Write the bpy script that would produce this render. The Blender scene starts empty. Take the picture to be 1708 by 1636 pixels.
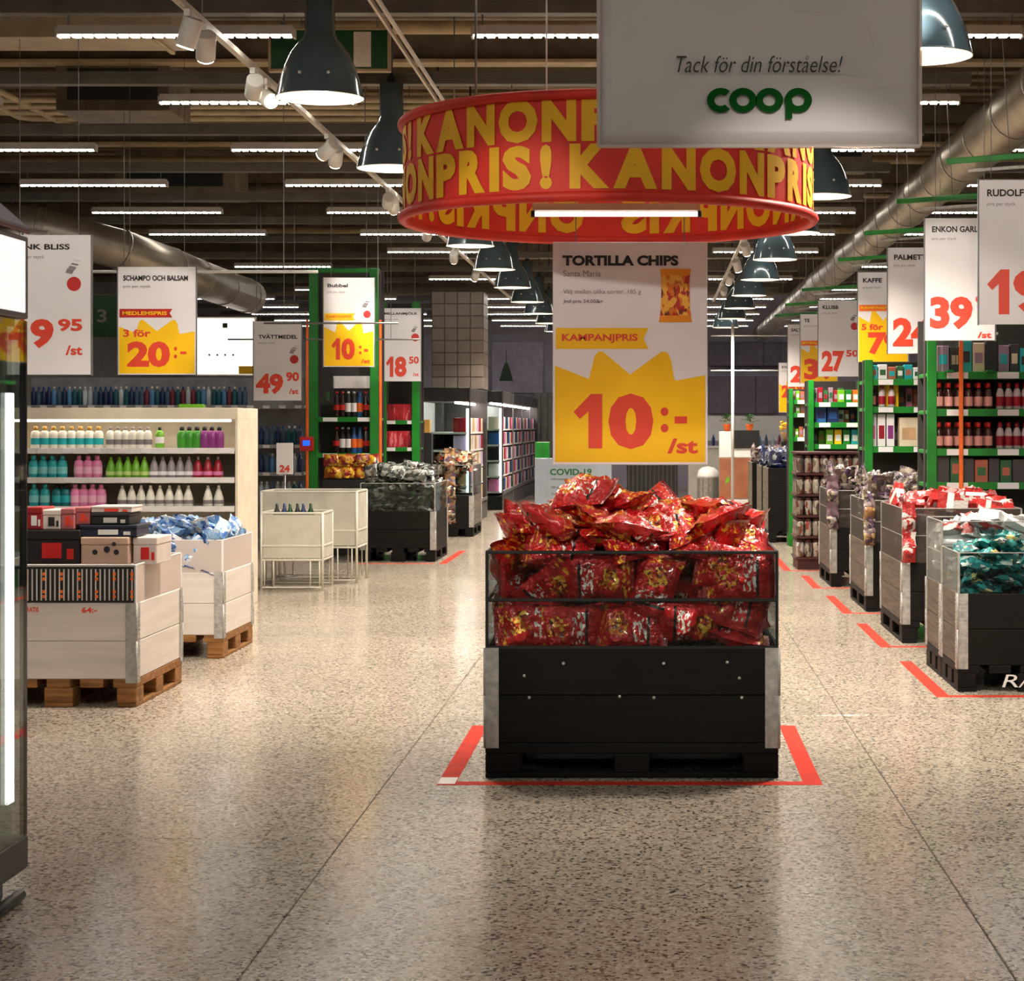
import bpy, bmesh, math, random
from mathutils import Vector, Matrix, Quaternion

# ------------------------------------------------------------------ camera, world, exposure
S = bpy.context.scene
COL = S.collection
random.seed(11)
F, CX, CY, EYE = 3200.0, 1090.0, 711.0, 1.44
cam = bpy.data.cameras.new('camera')
cam.sensor_fit = 'HORIZONTAL'; cam.sensor_width = 36.0; cam.lens = 36.0 * F / 1708
cam.shift_x = (854 - CX) / 1708; cam.shift_y = (CY - 818) / 1708
cam.clip_start = .05; cam.clip_end = 200
co = bpy.data.objects.new('camera', cam); COL.objects.link(co)
co.location = (0, 0, EYE); co.rotation_euler = (math.pi / 2, 0, 0)
S.camera = co
w = bpy.data.worlds.new('world'); S.world = w; w.use_nodes = True
w.node_tree.nodes['Background'].inputs[0].default_value = (.9, .92, 1, 1)
w.node_tree.nodes['Background'].inputs[1].default_value = .02
S.view_settings.view_transform = 'Standard'; S.view_settings.look = 'None'
S.view_settings.gamma = 1; S.view_settings.exposure = 0.0
S.view_settings.use_curve_mapping = False
S.cycles.max_bounces = 7; S.cycles.diffuse_bounces = 4; S.cycles.glossy_bounces = 3
S.cycles.transparent_max_bounces = 12; S.cycles.transmission_bounces = 4
S.cycles.caustics_reflective = False; S.cycles.caustics_refractive = False
S.cycles.sample_clamp_indirect = 4.0
LED_STRENGTH = 33.0       # ceiling battens
PENDANT_POWER = 75.0      # bell lamps
SPOT_POWER = 150.0         # track heads

def WX(px, Y): return (px - CX) * Y / F
def WZ(py, Y): return EYE + (CY - py) * Y / F
def FY(py): return F * EYE / (py - CY)

# ------------------------------------------------------------------ materials
def lin(c):
    return tuple(((v / 255) / 12.92 if v / 255 <= .04045 else ((v / 255 + .055) / 1.055) ** 2.4) for v in c) + (1.0,)
MATS = {}
def base_mat(name):
    m = bpy.data.materials.new(name); m.use_nodes = True
    nt = m.node_tree; b = nt.nodes['Principled BSDF']
    MATS[name] = m
    return m, nt, b
def N(nt, t, **kw):
    n = nt.nodes.new(t)
    for k, v in kw.items(): setattr(n, k, v)
    return n
def coords(nt, kind='Object', scale=1.0, rnd=0.0):
    tc = N(nt, 'ShaderNodeTexCoord'); out = tc.outputs[kind]
    mp = N(nt, 'ShaderNodeMapping'); nt.links.new(out, mp.inputs['Vector'])
    mp.inputs['Scale'].default_value = scale if isinstance(scale, tuple) else (scale,) * 3
    if rnd:
        oi = N(nt, 'ShaderNodeObjectInfo'); ml = N(nt, 'ShaderNodeMath', operation='MULTIPLY')
        ml.inputs[1].default_value = rnd; nt.links.new(oi.outputs['Random'], ml.inputs[0])
        nt.links.new(ml.outputs[0], mp.inputs['Location'])
    return mp.outputs['Vector']
def ramp(nt, fac, stops, interp='LINEAR'):
    r = N(nt, 'ShaderNodeValToRGB'); r.color_ramp.interpolation = interp
    el = r.color_ramp.elements
    while len(el) < len(stops): el.new(.5)
    for e, (p, c) in zip(el, stops): e.position = p; e.color = lin(c)
    nt.links.new(fac, r.inputs[0]); return r.outputs[0]
def plain(name, c, rough=.5, metal=0., var=.08, vscale=6., coat=0., bump=0., bscale=60., spec=.5, stretch=None):
    """flat-coloured surface with a little procedural mottling"""
    if name in MATS: return MATS[name]
    m, nt, b = base_mat(name)
    v = coords(nt, 'Object', stretch if stretch else vscale, 9.)
    n = N(nt, 'ShaderNodeTexNoise'); n.inputs['Detail'].default_value = 4; nt.links.new(v, n.inputs['Vector'])
    n.inputs['Scale'].default_value = 1.0
    lo = tuple(max(0, x * (1 - var)) for x in c); hi = tuple(min(255, x * (1 + var)) for x in c)
    nt.links.new(ramp(nt, n.outputs['Fac'], [(.3, lo), (.7, hi)]), b.inputs['Base Color'])
    b.inputs['Roughness'].default_value = rough; b.inputs['Metallic'].default_value = metal
    b.inputs['Specular IOR Level'].default_value = spec
    if coat: b.inputs['Coat Weight'].default_value = coat; b.inputs['Coat Roughness'].default_value = .08
    if bump:
        n2 = N(nt, 'ShaderNodeTexNoise'); n2.inputs['Scale'].default_value = bscale
        nt.links.new(coords(nt, 'Object'), n2.inputs['Vector'])
        bp = N(nt, 'ShaderNodeBump'); bp.inputs['Strength'].default_value = bump; bp.inputs['Distance'].default_value = .01
        nt.links.new(n2.outputs['Fac'], bp.inputs['Height']); nt.links.new(bp.outputs[0], b.inputs['Normal'])
    return m
def glow(name, c, s):
    if name in MATS: return MATS[name]
    m, nt, b = base_mat(name)
    b.inputs['Base Color'].default_value = lin(c); b.inputs['Emission Color'].default_value = lin(c)
    b.inputs['Emission Strength'].default_value = s
    return m
def clear(name, c=(235, 240, 240), op=.06, rough=.05):
    """thin acrylic or glass sheet"""
    if name in MATS: return MATS[name]
    m, nt, b = base_mat(name)
    nt.nodes.remove(b)
    tr = N(nt, 'ShaderNodeBsdfTransparent'); tr.inputs[0].default_value = lin(c)
    gl = N(nt, 'ShaderNodeBsdfGlossy'); gl.inputs['Roughness'].default_value = rough
    fr = N(nt, 'ShaderNodeFresnel'); fr.inputs[0].default_value = 1.45
    ad = N(nt, 'ShaderNodeMath', operation='ADD'); ad.inputs[1].default_value = op
    mx = N(nt, 'ShaderNodeMixShader')
    hf = N(nt, 'ShaderNodeMath', operation='MULTIPLY'); hf.inputs[1].default_value = .55
    nt.links.new(fr.outputs[0], hf.inputs[0]); nt.links.new(hf.outputs[0], ad.inputs[0]); nt.links.new(ad.outputs[0], mx.inputs[0])
    nt.links.new(tr.outputs[0], mx.inputs[1]); nt.links.new(gl.outputs[0], mx.inputs[2])
    nt.links.new(mx.outputs[0], nt.nodes['Material Output'].inputs[0])
    return m
def milky(name, c, k):
    """cloudy plastic sheet: part see-through, part tinted"""
    m, nt, b = base_mat(name)
    b.inputs['Base Color'].default_value = lin(c); b.inputs['Roughness'].default_value = .5; b.inputs['Alpha'].default_value = k
    return m
def foil(name, stops, scale=2.0, rough=.25, metal=.15, interp='CONSTANT', coat=.5):
    """printed foil wrapping: patches of print colours that differ from pack to pack"""
    if name in MATS: return MATS[name]
    m, nt, b = base_mat(name)
    v = coords(nt, 'Generated', scale, 23.)
    n0 = N(nt, 'ShaderNodeTexNoise'); n0.inputs['Scale'].default_value = 1.5; nt.links.new(v, n0.inputs['Vector'])
    av = N(nt, 'ShaderNodeVectorMath', operation='MULTIPLY_ADD'); nt.links.new(n0.outputs['Color'], av.inputs[0]); av.inputs[1].default_value = (1.1, 1.1, 1.1); nt.links.new(v, av.inputs[2])
    n = N(nt, 'ShaderNodeTexVoronoi'); n.inputs['Scale'].default_value = 1.25; nt.links.new(av.outputs[0], n.inputs['Vector'])
    sc_ = N(nt, 'ShaderNodeSeparateColor'); nt.links.new(n.outputs['Color'], sc_.inputs[0])
    oi = N(nt, 'ShaderNodeObjectInfo'); tint = ramp(nt, oi.outputs['Random'], [(0, (170, 170, 170)), (1, (255, 255, 255))])
    mx = N(nt, 'ShaderNodeMix', data_type='RGBA', blend_type='MULTIPLY'); mx.inputs['Factor'].default_value = 1
    lo_ = stops[1][0]; hi_ = stops[-1][0] + .06
    st = [(0, stops[0][1])] + [(.14 + .86 * (p - lo_) / (hi_ - lo_), c) for p, c in stops[1:]]
    nt.links.new(ramp(nt, sc_.outputs[0], st, interp), mx.inputs[6]); nt.links.new(tint, mx.inputs[7]); nt.links.new(mx.outputs[2], b.inputs['Base Color'])
    b.inputs['Roughness'].default_value = rough; b.inputs['Metallic'].default_value = metal
    b.inputs['Coat Weight'].default_value = coat; b.inputs['Coat Roughness'].default_value = .12
    n2 = N(nt, 'ShaderNodeTexNoise'); n2.inputs['Scale'].default_value = 5; n2.inputs['Detail'].default_value = 2
    nt.links.new(v, n2.inputs['Vector'])
    bp = N(nt, 'ShaderNodeBump'); bp.inputs['Strength'].default_value = .5; bp.inputs['Distance'].default_value = .02
    nt.links.new(n2.outputs['Fac'], bp.inputs['Height']); nt.links.new(bp.outputs[0], b.inputs['Normal'])
    return m
def terrazzo():
    m, nt, b = base_mat('terrazzo')
    v = coords(nt, 'Generated'); 
    g = N(nt, 'ShaderNodeNewGeometry')
    vo = N(nt, 'ShaderNodeTexVoronoi'); vo.inputs['Scale'].default_value = 95
    nt.links.new(g.outputs['Position'], vo.inputs['Vector'])
    sep = N(nt, 'ShaderNodeSeparateColor'); nt.links.new(vo.outputs['Color'], sep.inputs[0])
    c1 = ramp(nt, sep.outputs[0], [(0, (84, 75, 70)), (.10, (146, 135, 124)), (.20, (200, 189, 174)), (.55, (218, 208, 195)),
                                   (.8, (192, 178, 158)), (.90, (232, 226, 214))], 'CONSTANT')
    n = N(nt, 'ShaderNodeTexNoise'); n.inputs['Scale'].default_value = .55; n.inputs['Detail'].default_value = 5
    nt.links.new(g.outputs['Position'], n.inputs['Vector'])
    c2 = ramp(nt, n.outputs['Fac'], [(.3, (210, 206, 202)), (.7, (240, 236, 231))])
    mx = N(nt, 'ShaderNodeMix', data_type='RGBA', blend_type='MULTIPLY'); mx.inputs['Factor'].default_value = 1
    nt.links.new(c1, mx.inputs[6]); nt.links.new(c2, mx.inputs[7]); nt.links.new(mx.outputs[2], b.inputs['Base Color'])
    b.inputs['Roughness'].default_value = .17; b.inputs['Specular IOR Level'].default_value = .5
    return m
def wood(name, c, var=.22, rough=.6, along='X'):
    if name in MATS: return MATS[name]
    sc = (3, 40, 40) if along == 'X' else (40, 3, 40)
    return plain(name, c, rough, var=var, stretch=sc, bump=.15, bscale=35, spec=.18)

# ------------------------------------------------------------------ mesh helpers
class MB:
    def __init__(s): s.v = []; s.f = []; s.mi = []; s.sm = []
    def add(s, vs, fs, mi=0, smooth=False):
        o = len(s.v); s.v += [tuple(p) for p in vs]
        for f in fs: s.f.append([i + o for i in f]); s.mi.append(mi); s.sm.append(smooth)
        return s
    def box(s, cx, cy, cz, sx, sy, sz, mi=0):
        x, y, z = sx / 2, sy / 2, sz / 2
        vs = [(cx + a * x, cy + b * y, cz + c * z) for a in (-1, 1) for b in (-1, 1) for c in (-1, 1)]
        return s.add(vs, [(0, 1, 3, 2), (4, 6, 7, 5), (0, 4, 5, 1), (2, 3, 7, 6), (0, 2, 6, 4), (1, 5, 7, 3)], mi)
    def quad(s, p, mi=0): return s.add(p, [tuple(range(len(p)))], mi)
    def tube(s, pts, r, n=8, mi=0, cap=True, closed=False):
        pts = [Vector(p) for p in pts]; rings = []; k = len(pts)
        up = None
        for i, p in enumerate(pts):
            if closed: d = (pts[(i + 1) % k] - pts[i - 1])
            else: d = (pts[min(i + 1, k - 1)] - pts[max(i - 1, 0)])
            d.normalize()
            if up is None: up = Vector((0, 0, 1)) if abs(d.z) < .9 else Vector((1, 0, 0))
            a = d.cross(up); a.normalize(); b = a.cross(d); up = b
            rr = r[i] if isinstance(r, (list, tuple)) else r
            rings.append([p + (a * math.cos(t) + b * math.sin(t)) * rr for t in [2 * math.pi * j / n for j in range(n)]])
        vs = [q for g in rings for q in g]; fs = []
        for i in range(k if closed else k - 1):
            for j in range(n):
                a0, b0 = i * n + j, i * n + (j + 1) % n; i2 = (i + 1) % k
                fs.append((a0, b0, i2 * n + (j + 1) % n, i2 * n + j))
        s.add(vs, fs, mi, True)
        if cap and not closed:
            o = len(s.v) - len(vs)
            s.f.append([o + j for j in range(n)][::-1]); s.mi.append(mi); s.sm.append(False)
            s.f.append([o + (k - 1) * n + j for j in range(n)]); s.mi.append(mi); s.sm.append(False)
        return s
    def lathe(s, prof, n=16, mi=0, c=(0, 0, 0), cap=True, smooth=True, sx=1, sy=1):
        vs = []; fs = []; k = len(prof)
        for r, z in prof:
            for j in range(n):
                t = 2 * math.pi * j / n
                vs.append((c[0] + r * math.cos(t) * sx, c[1] + r * math.sin(t) * sy, c[2] + z))
        for i in range(k - 1):
            for j in range(n):
                fs.append((i * n + j, i * n + (j + 1) % n, (i + 1) * n + (j + 1) % n, (i + 1) * n + j))
        s.add(vs, fs, mi, smooth)
        if cap:
            o = len(s.v) - len(vs)
            s.f.append([o + j for j in range(n)][::-1]); s.mi.append(mi); s.sm.append(False)
            s.f.append([o + (k - 1) * n + j for j in range(n)]); s.mi.append(mi); s.sm.append(False)
        return s
    def mesh(s, name, mats):
        me = bpy.data.meshes.new(name); me.from_pydata(s.v, [], s.f)
        for m in (mats if isinstance(mats, (list, tuple)) else [mats]): me.materials.append(m)
        me.polygons.foreach_set('material_index', s.mi); me.polygons.foreach_set('use_smooth', s.sm)
        me.update(); return me
    def build(s, name, mats, parent=None, loc=(0, 0, 0), rot=None):
        return link(name, s.mesh(name, mats), parent, loc, rot)
def link(name, data, parent=None, loc=(0, 0, 0), rot=None):
    o = bpy.data.objects.new(name, data); COL.objects.link(o)
    o.location = loc
    if rot: o.rotation_euler = rot
    if parent: o.parent = parent
    return o
def tag(o, label=None, cat=None, group=None, kind=None):
    if label: o['label'] = label
    if cat: o['category'] = cat
    if group: o['group'] = group
    if kind: o['kind'] = kind
    return o
def thing(name, label, cat, loc=(0, 0, 0), group=None, rot=None):
    return tag(link(name, None, None, loc, rot), label, cat, group)
def structure(name, mb, mat, label=None):
    o = mb.build(name, mat); o['kind'] = 'structure'
    if label: o['label'] = label
    return o
BOXES = {}
def bx(name, c, s, mat, parent=None):
    """one box-shaped piece with lightly broken edges; alike pieces share mesh data"""
    k = (tuple(round(x, 4) for x in s), mat.name)
    if k not in BOXES:
        bm = bmesh.new(); bmesh.ops.create_cube(bm, size=1)
        for v in bm.verts: v.co = Vector((v.co.x * s[0], v.co.y * s[1], v.co.z * s[2]))
        e = min(.004, min(s) * .2)
        bmesh.ops.bevel(bm, geom=list(bm.edges), offset=e, segments=1, affect='EDGES')
        me = bpy.data.meshes.new(name); bm.to_mesh(me); bm.free(); me.materials.append(mat); BOXES[k] = me
    return link(name, BOXES[k], parent, c)
def copy_tree(o, parent=None):
    c = o.copy(); COL.objects.link(c); c.parent = parent
    for ch in list(o.children): copy_tree(ch, c)
    return c

# lettering: flat print, in the x-z plane facing -y
ONE = ([(0, .67), (.60, 1), (1, 1), (1, 0), (.52, 0), (.52, .68), (.22, .54)])
def text_raw(body, bold=.0, shear=0., space=1.0):
    c = bpy.data.curves.new('t', 'FONT'); c.body = body; c.offset = bold; c.shear = shear
    c.resolution_u = 3; c.fill_mode = 'FRONT'; c.space_character = space
    o = bpy.data.objects.new('t', c); me = bpy.data.meshes.new_from_object(o)
    bpy.data.objects.remove(o); bpy.data.curves.remove(c)
    vs = [v.co.copy() for v in me.vertices]; fs = [list(p.vertices) for p in me.polygons]
    bpy.data.meshes.remove(me)
    return vs, fs
def text_fit(mb, body, x0, z0, x1, z1, y=0., bold=.0, shear=0., mi=0, space=1.0):
    if body[0] == '1' and len(body) <= 2 and bold >= .045:      # broad figure one with a flag
        xe = x1 if len(body) == 1 else x0 + (x1 - x0) * .36
        mb.add([(x0 + a * (xe - x0), y, z0 + b * (z1 - z0)) for a, b in ONE], [[2, 3, 4, 5], [0, 1, 2, 5, 6]], mi)
        if len(body) == 1: return mb
        body = body[1]; x0 = x0 + (x1 - x0) * .42
    vs, fs = text_raw(body, bold, shear, space)
    ax, bx_ = min(v.x for v in vs), max(v.x for v in vs); ay, by = min(v.y for v in vs), max(v.y for v in vs)
    mb.add([(x0 + (v.x - ax) / (bx_ - ax) * (x1 - x0), y, z0 + (v.y - ay) / (by - ay) * (z1 - z0)) for v in vs], fs, mi)
    return mb

# shared materials
M_black_wood = wood('black_stained_plank', (18, 15, 13), rough=.7); M_brown_wood = wood('worn_brown_plank', (92, 82, 72), along='Y')  # brown plank: bin side boards, browner than the front boards
M_white_wood = plain('white_painted_plank', (214, 203, 194), .55, var=.04, stretch=(2, 2, 22))
M_raw_wood = wood('raw_pallet_wood', (128, 88, 50), .25); M_black_pallet = wood('black_pallet_wood', (17, 15, 14))
M_zinc = plain('galvanised_steel', (172, 170, 164), .45, .3, .12, 30)
M_grey_metal = plain('grey_steel', (120, 120, 120), .4, .6, .1)
M_black = plain('black_paint', (20, 20, 21), .45, var=.15); M_white = plain('white_paint', (228, 226, 222), .4, var=.03)
M_cream = plain('cream_laminate', (226, 214, 192), .45, var=.04); M_green = plain('green_shelf_paint', (18, 120, 32), .4, var=.1)
M_dkgreen = plain('dark_green_paint', (8, 62, 24), .4, var=.1)
M_orange = plain('orange_strip', (240, 110, 30), .45, var=.06); M_red = plain('red_paint', (190, 30, 26), .4, var=.08)
M_tape = plain('red_floor_tape', (196, 52, 36), .75, var=.07, vscale=9, spec=.15)
M_paper = plain('white_print_paper', (236, 231, 232), .32, var=.015, vscale=2.); M_yellow = plain('yellow_print', (250, 196, 0), .35, var=.02)
M_pred = plain('red_orange_print', (222, 66, 40), .4, var=.02); M_pblack = plain('black_print', (24, 22, 24), .5, var=.05)
M_pgrey = plain('grey_print', (130, 122, 126), .5, var=.05); M_pgreen = plain('green_print', (8, 92, 40), .4, var=.03)
M_acryl = clear('clear_acrylic', (236, 240, 240), .03); M_smoke = milky('smoked_acrylic', (62, 52, 44), .66)
M_frost = milky('milky_acrylic', (222, 206, 196), .62); M_glass = clear('clear_glass', (232, 240, 238), .02, .02)
M_navy = plain('navy_plastic', (24, 40, 92), .4); M_pink = plain('pink_plastic', (226, 130, 178), .35); M_teal = plain('teal_plastic', (40, 168, 176), .3)
M_lime = plain('lime_plastic', (110, 176, 40), .3); M_steelbl = plain('blue_plastic', (40, 88, 150), .35)
# ------------------------------------------------------------------ the setting: floor, walls, ceiling
M_terr = terrazzo()
fl = structure('floor', MB().box(0, 20, -.06, 24.5, 58, .1), plain('floor_joint_grout', (150, 140, 124), .7))
X0, XP, Y0, YP = -1.082 - 2.025 * 5, 2.025, 6.70 - 2.86 * 3, 2.86
for i in range(12):
    for j in range(18):
        bx('floor_slab', (X0 + XP * (i + .5), Y0 + YP * (j + .5), -.005), (XP - .004, YP - .004, .01), M_terr, fl)
M_wall = plain('lilac_grey_wall', (196, 190, 206), .7, var=.05, vscale=2); M_wall2 = plain('grey_wall', (150, 146, 142), .75, var=.06)
M_deck = plain('brown_roof_deck', (112, 95, 72), .85, var=.2, stretch=(.6, 8, 1))
M_beam = plain('dark_steel_beam', (104, 92, 76), .6, var=.15); M_beam2 = plain('tan_beam_flange', (168, 146, 112), .6, var=.1)
CEIL = 4.75
structure('wall_back', MB().box(0, 45.1, 2.4, 24.4, .2, 4.8), M_wall)
structure('wall_left', MB().box(-11.1, 20, 2.4, .2, 50, 4.8), M_wall2)
structure('wall_right', MB().box(12.2, 20, 2.4, .2, 50, 4.8), M_wall2)
structure('wall_front', MB().box(0, -5.1, 2.4, 24.4, .2, 4.8), M_wall2)
cm = MB(); cm.box(.5, 20, CEIL + .1, 24, 50, .12)
ce = structure('ceiling', cm, M_deck)
for k in range(110):       # trapezoidal ribs of the roof deck
    y = 4.2 + k * .38
    if y > 44.5: break
    bx('deck_rib', (.5, y, CEIL + .01), (23.6, .17, .06), M_deck, ce)
for k in range(10):         # deep steel beams across the hall
    y = 6.4 + 4.4 * k
    b = MB(); b.box(.5, y, CEIL - .22, 23.6, .05, .4)
    o = structure('trim_%d' % (k + 1), b, M_beam, 'deep steel roof beam across the hall')
    bx('beam_flange', (.5, y, CEIL - .43), (23.6, .2, .03), M_beam2, o)

# trunking with LED battens, rows across the hall
M_led = glow('led_diffuser', (255, 250, 240), LED_STRENGTH); M_trunk = plain('trunking_grey', (96, 90, 82), .5, .3, .1)
M_housing = plain('batten_housing', (190, 182, 172), .4, .2, .06)
bat_h = MB().box(0, 0, .035, 1.3, .075, .05).box(-.655, 0, .02, .012, .08, .05).box(.655, 0, .02, .012, .08, .05).mesh('housing', M_housing)
bm_ = MB()
for k in range(20): bm_.box(-.618 + k * .065, 0, .004, .043, .04, .01)
bat_d = bm_.mesh('diffuser', M_led)
bat_w = MB().tube([(-.6, 0, .06), (-.6, 0, .16)], .004, 5).tube([(.6, 0, .06), (.6, 0, .16)], .004, 5).mesh('hanger', M_grey_metal)
LEDH = 3.6
ORD = ['first', 'second', 'third', 'fourth', 'fifth', 'sixth', 'seventh', 'eighth', 'ninth', 'tenth', 'eleventh', 'twelfth', 'thirteenth', 'fourteenth', 'fifteenth']
CNAME = ['at the far left', 'left of the lamp track', 'beside the left lamp track', 'in line with the red drum', 'left of the big duct', 'right of the big duct', 'at the far right']
COLS = [-7.1, -5.03, -2.65, -.35, 1.39, 3.31, 5.4]
def batten(x, y, h=LEDH, lab='white LED batten hanging under the ceiling trunking', grp='LED battens in rows under the ceiling', sc=1.):
    t = thing('led_batten', lab, 'ceiling light', (x, y, h), grp)
    t.scale = (sc, 1, 1)
    link('housing', bat_h, t); link('diffuser', bat_d, t)['kind'] = 'stuff'; link('hanger', bat_w, t)
    return t
for r in range(21):
    y = 10.65 + 2.2 * (r - 6)
    rn_ = '%s from the front' % ORD[r - 6] if r >= 6 else 'unseen, added for light'  # front rows out of view, added to light camera-facing surfaces
    for a_, b_, sd in ((-8.85, 2.12, 'left of the big duct'), (2.72, 7.65, 'right of the big duct')):
        tr = tag(MB().box((a_ + b_) / 2, y, LEDH + .16, b_ - a_, .1, .07).box((a_ + b_) / 2, y, LEDH + .2, b_ - a_, .14, .012).build('cable_trunking', M_trunk),
             'grey cable trunking %s, row %s' % (sd, rn_), 'trunking', 'cable trunking rows')
    for c, x in enumerate(COLS):
        if y < 22 or y > 32 or (r + c) % 2 == 0: batten(x, y, lab='white LED batten %s, ceiling row %s' % (CNAME[c], rn_))  # rearmost rows filled up, added as a wash on the back wall

# bell pendant lamps in two rows
M_bell = plain('blue_grey_enamel', (78, 98, 108), .18, .1, .04, coat=.6); M_bellin = plain('white_enamel', (240, 232, 220), .5, var=.02)
M_bulb = glow('lamp_glass', (255, 226, 196), 9.0)
prof = [(.074, .56), (.078, .56), (.078, .335), (.086, .325), (.088, .31), (.112, .285), (.150, .235), (.184, .165), (.208, .09), (.222, .03), (.230, .0)]
sh = MB().lathe(prof, 36, cap=False)
sh.lathe([(.005, .56), (.078, .56)], 36, cap=False); sh.lathe([(.230, 0), (.231, .006), (.226, .008)], 36, cap=False)
bell = sh.mesh('shade', M_bell)
bell_in = MB().lathe([(.226, .002), (.218, .03), (.204, .09), (.18, .165), (.146, .232), (.105, .28), (.02, .30)], 32, cap=False).mesh('reflector', M_bellin)
bulb = MB().lathe([(.01, .05), (.12, .055), (.165, .075), (.165, .085), (.01, .1)], 28).mesh('lamp_glass', M_bulb)
rod = MB().tube([(0, 0, .55), (0, 0, CEIL - 3.14)], .009, 6).box(0, 0, .585, .05, .05, .05).mesh('stem', M_black)
clip = MB().lathe([(.004, 0), (.008, .002), (.008, .012), (.002, .014)], 8).mesh('rivet', M_white)
def pendant(x, y, lab, h=3.14):
    t = thing('pendant_lamp', lab, 'lamp', (x, y, h), 'bell pendant lamps in two rows')
    link('shade', bell, t); link('reflector', bell_in, t); link('lamp_glass', bulb, t); link('stem', rod, t)
    for a in (-1.2, -1.9): link('rivet', clip, t, (.205 * math.cos(a), .205 * math.sin(a), .1), (math.pi / 2, 0, a + math.pi / 2))
    l = bpy.data.lights.new('lamp', 'AREA'); l.shape = 'DISK'; l.size = .34; l.energy = PENDANT_POWER; l.color = (1, .89, .76); l.spread = 2.3
    link('lamp', l, t, (0, 0, .04))
    return t
LN = ['nearest', 'second', 'third', 'fourth', 'fifth', 'sixth', 'seventh', 'eighth', 'ninth', 'tenth', 'eleventh']
for k in range(10):
    pendant(-1.73, 9.95 + 2.72 * k, '%s dark grey bell pendant lamp of the row left of the red drum' % LN[k])
for k in range(10):
    pendant(1.24, 8.83 + 2.69 * k, '%s blue-grey bell pendant lamp of the row right of the red drum' % LN[k])

# lighting track with adjustable heads
M_track = plain('white_track', (206, 196, 180), .4, var=.05); M_head = plain('white_spot_head', (232, 228, 220), .35, var=.03)
TX, TH = -2.33, 3.5
t = thing('lighting_track', 'white lighting track running back beside the left pendant lamps', 'light track', (TX, 1, TH))
MB().box(0, 15.5, .03, .035, 31, .03).build('rail', M_track, t)
hangs = MB()
for k in range(11): hangs.tube([(0, .5 + k * 2.8, .04), (0, .5 + k * 2.8, CEIL - TH)], .004, 5)
hangs.build('hanger', M_grey_metal, t)
head_m = MB().lathe([(.03, -.075), (.05, -.07), (.052, .07), (.046, .075)], 14, 0, cap=True).mesh('head', M_head)
adapter = MB().box(0, 0, 0, .03, .11, .035).box(0, 0, -.03, .014, .02, .05).mesh('adapter', M_head)
face_m = MB().lathe([(.002, -.076), (.044, -.077), (.044, -.079)], 14).mesh('lens', glow('spot_lens', (255, 240, 215), 14.0))
def spot(y, tx, ty, tz, lab, power=SPOT_POWER, size=.5, TX=TX, grp='spotlights on the left lighting track'):
    o = thing('track_spotlight', lab, 'spotlight', (TX + .02, y, TH - .01), grp)
    link('adapter', adapter, o)
    p = Vector((TX + .02, y, TH - .1)); d = (Vector((tx, ty, tz)) - p).normalized()
    q = d.to_track_quat('-Z', 'Y').to_euler()
    h = link('head', head_m, o, (0, 0, -.09), q); link('lens', face_m, h)
    l = bpy.data.lights.new('spot', 'SPOT'); l.energy = power; l.spot_size = size; l.spot_blend = .5; l.shadow_soft_size = .05; l.color = (1, .93, .82)
    link('spot', l, o, Vector((0, 0, -.09)) + d * .09, q)
tg = [(9.55, -3.2, 10.1, .9), (9.9, -2.9, 12.2, .8), (11.1, -3.6, 15, 1.2), (11.45, -.25, 8.68, 1.9), (13.6, -4.2, 15.1, 2.1), (13.95, -3.1, 17, .6),
      (16.7, -3.4, 21.7, 1.5), (17.05, -2.7, 20.9, .8), (19.6, -3.2, 23, 2), (22.2, -2.7, 25.5, .9), (24.9, -3, 27, 1.5)]
for k, (y, a, b_, c) in enumerate(tg): spot(y, a, b_, c, '%s white spotlight along the left ceiling track' % (LN[k] if k else 'nearest'))
for k, (y, a, b_, c, pw, sz) in enumerate([(3.2, -.2, 8.1, .85, 1.6, .34), (3.6, .1, 8.3, .9, 1.2, .34), (4.4, -.15, 8.68, 1.85, 1.5, .26), (5.2, -3.1, 9.9, .8, 1.2, .4), (5.7, -3.9, 11.6, 2.1, 1.0, .3), (6.6, -4.2, 15.0, 1.3, 1.3, .3), (7.1, -3.1, 12.0, .8, 1.2, .35)]):
    spot(y, a, b_, c, 'white spotlight added out of view on the left track', SPOT_POWER * pw, sz, TX, 'unseen added spotlights, left')  # unseen heads added to brighten the chips, signs and left bins
t = thing('lighting_track', 'white lighting track running back behind the grey notice', 'light track', (1.0, 1, TH))
MB().box(0, 15.5, .03, .035, 31, .03).build('rail', M_track, t)
hangs = MB()
for k in range(11): hangs.tube([(0, .5 + k * 2.8, .04), (0, .5 + k * 2.8, CEIL - TH)], .004, 5)
hangs.build('hanger', M_grey_metal, t)
for k, (y, a, b_, c, pw, sz) in enumerate([(2.6, 0.1, 8.1, .9, 1.5, .34), (4.0, 2.1, 10.6, .7, 1.4, .35), (4.6, 2.2, 11.4, 2.5, 1.0, .25), (5.4, 2.1, 11.4, .9, 1.4, .35), (6.8, 2.1, 13.2, .9, 1.4, .4), (8.0, 2.2, 13.9, 2.2, 1.0, .35)]):
    spot(y, a, b_, c, 'white spotlight added out of view on the right track', SPOT_POWER * pw, sz, 1.0, 'unseen added spotlights, right')  # unseen heads added to brighten the chips and the right bins
for k, (y, a, b_, c) in enumerate([(10.2, 2.4, 14.1, 1.5), (12.4, 2.1, 15.5, .9), (14.6, 2.0, 16.4, 1.5), (16.8, 1.9, 19.4, .9), (19, 1.9, 20.4, 1.5), (21.2, 1.8, 24, .9), (23.4, 1.8, 25, 1), (25.6, 0, 29, .6), (27.8, .9, 34, .8)]):
    spot(y, a, b_, c, '%s white spotlight along the right ceiling track' % LN[k], TX=1.0, grp='spotlights on the right lighting track')
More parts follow.
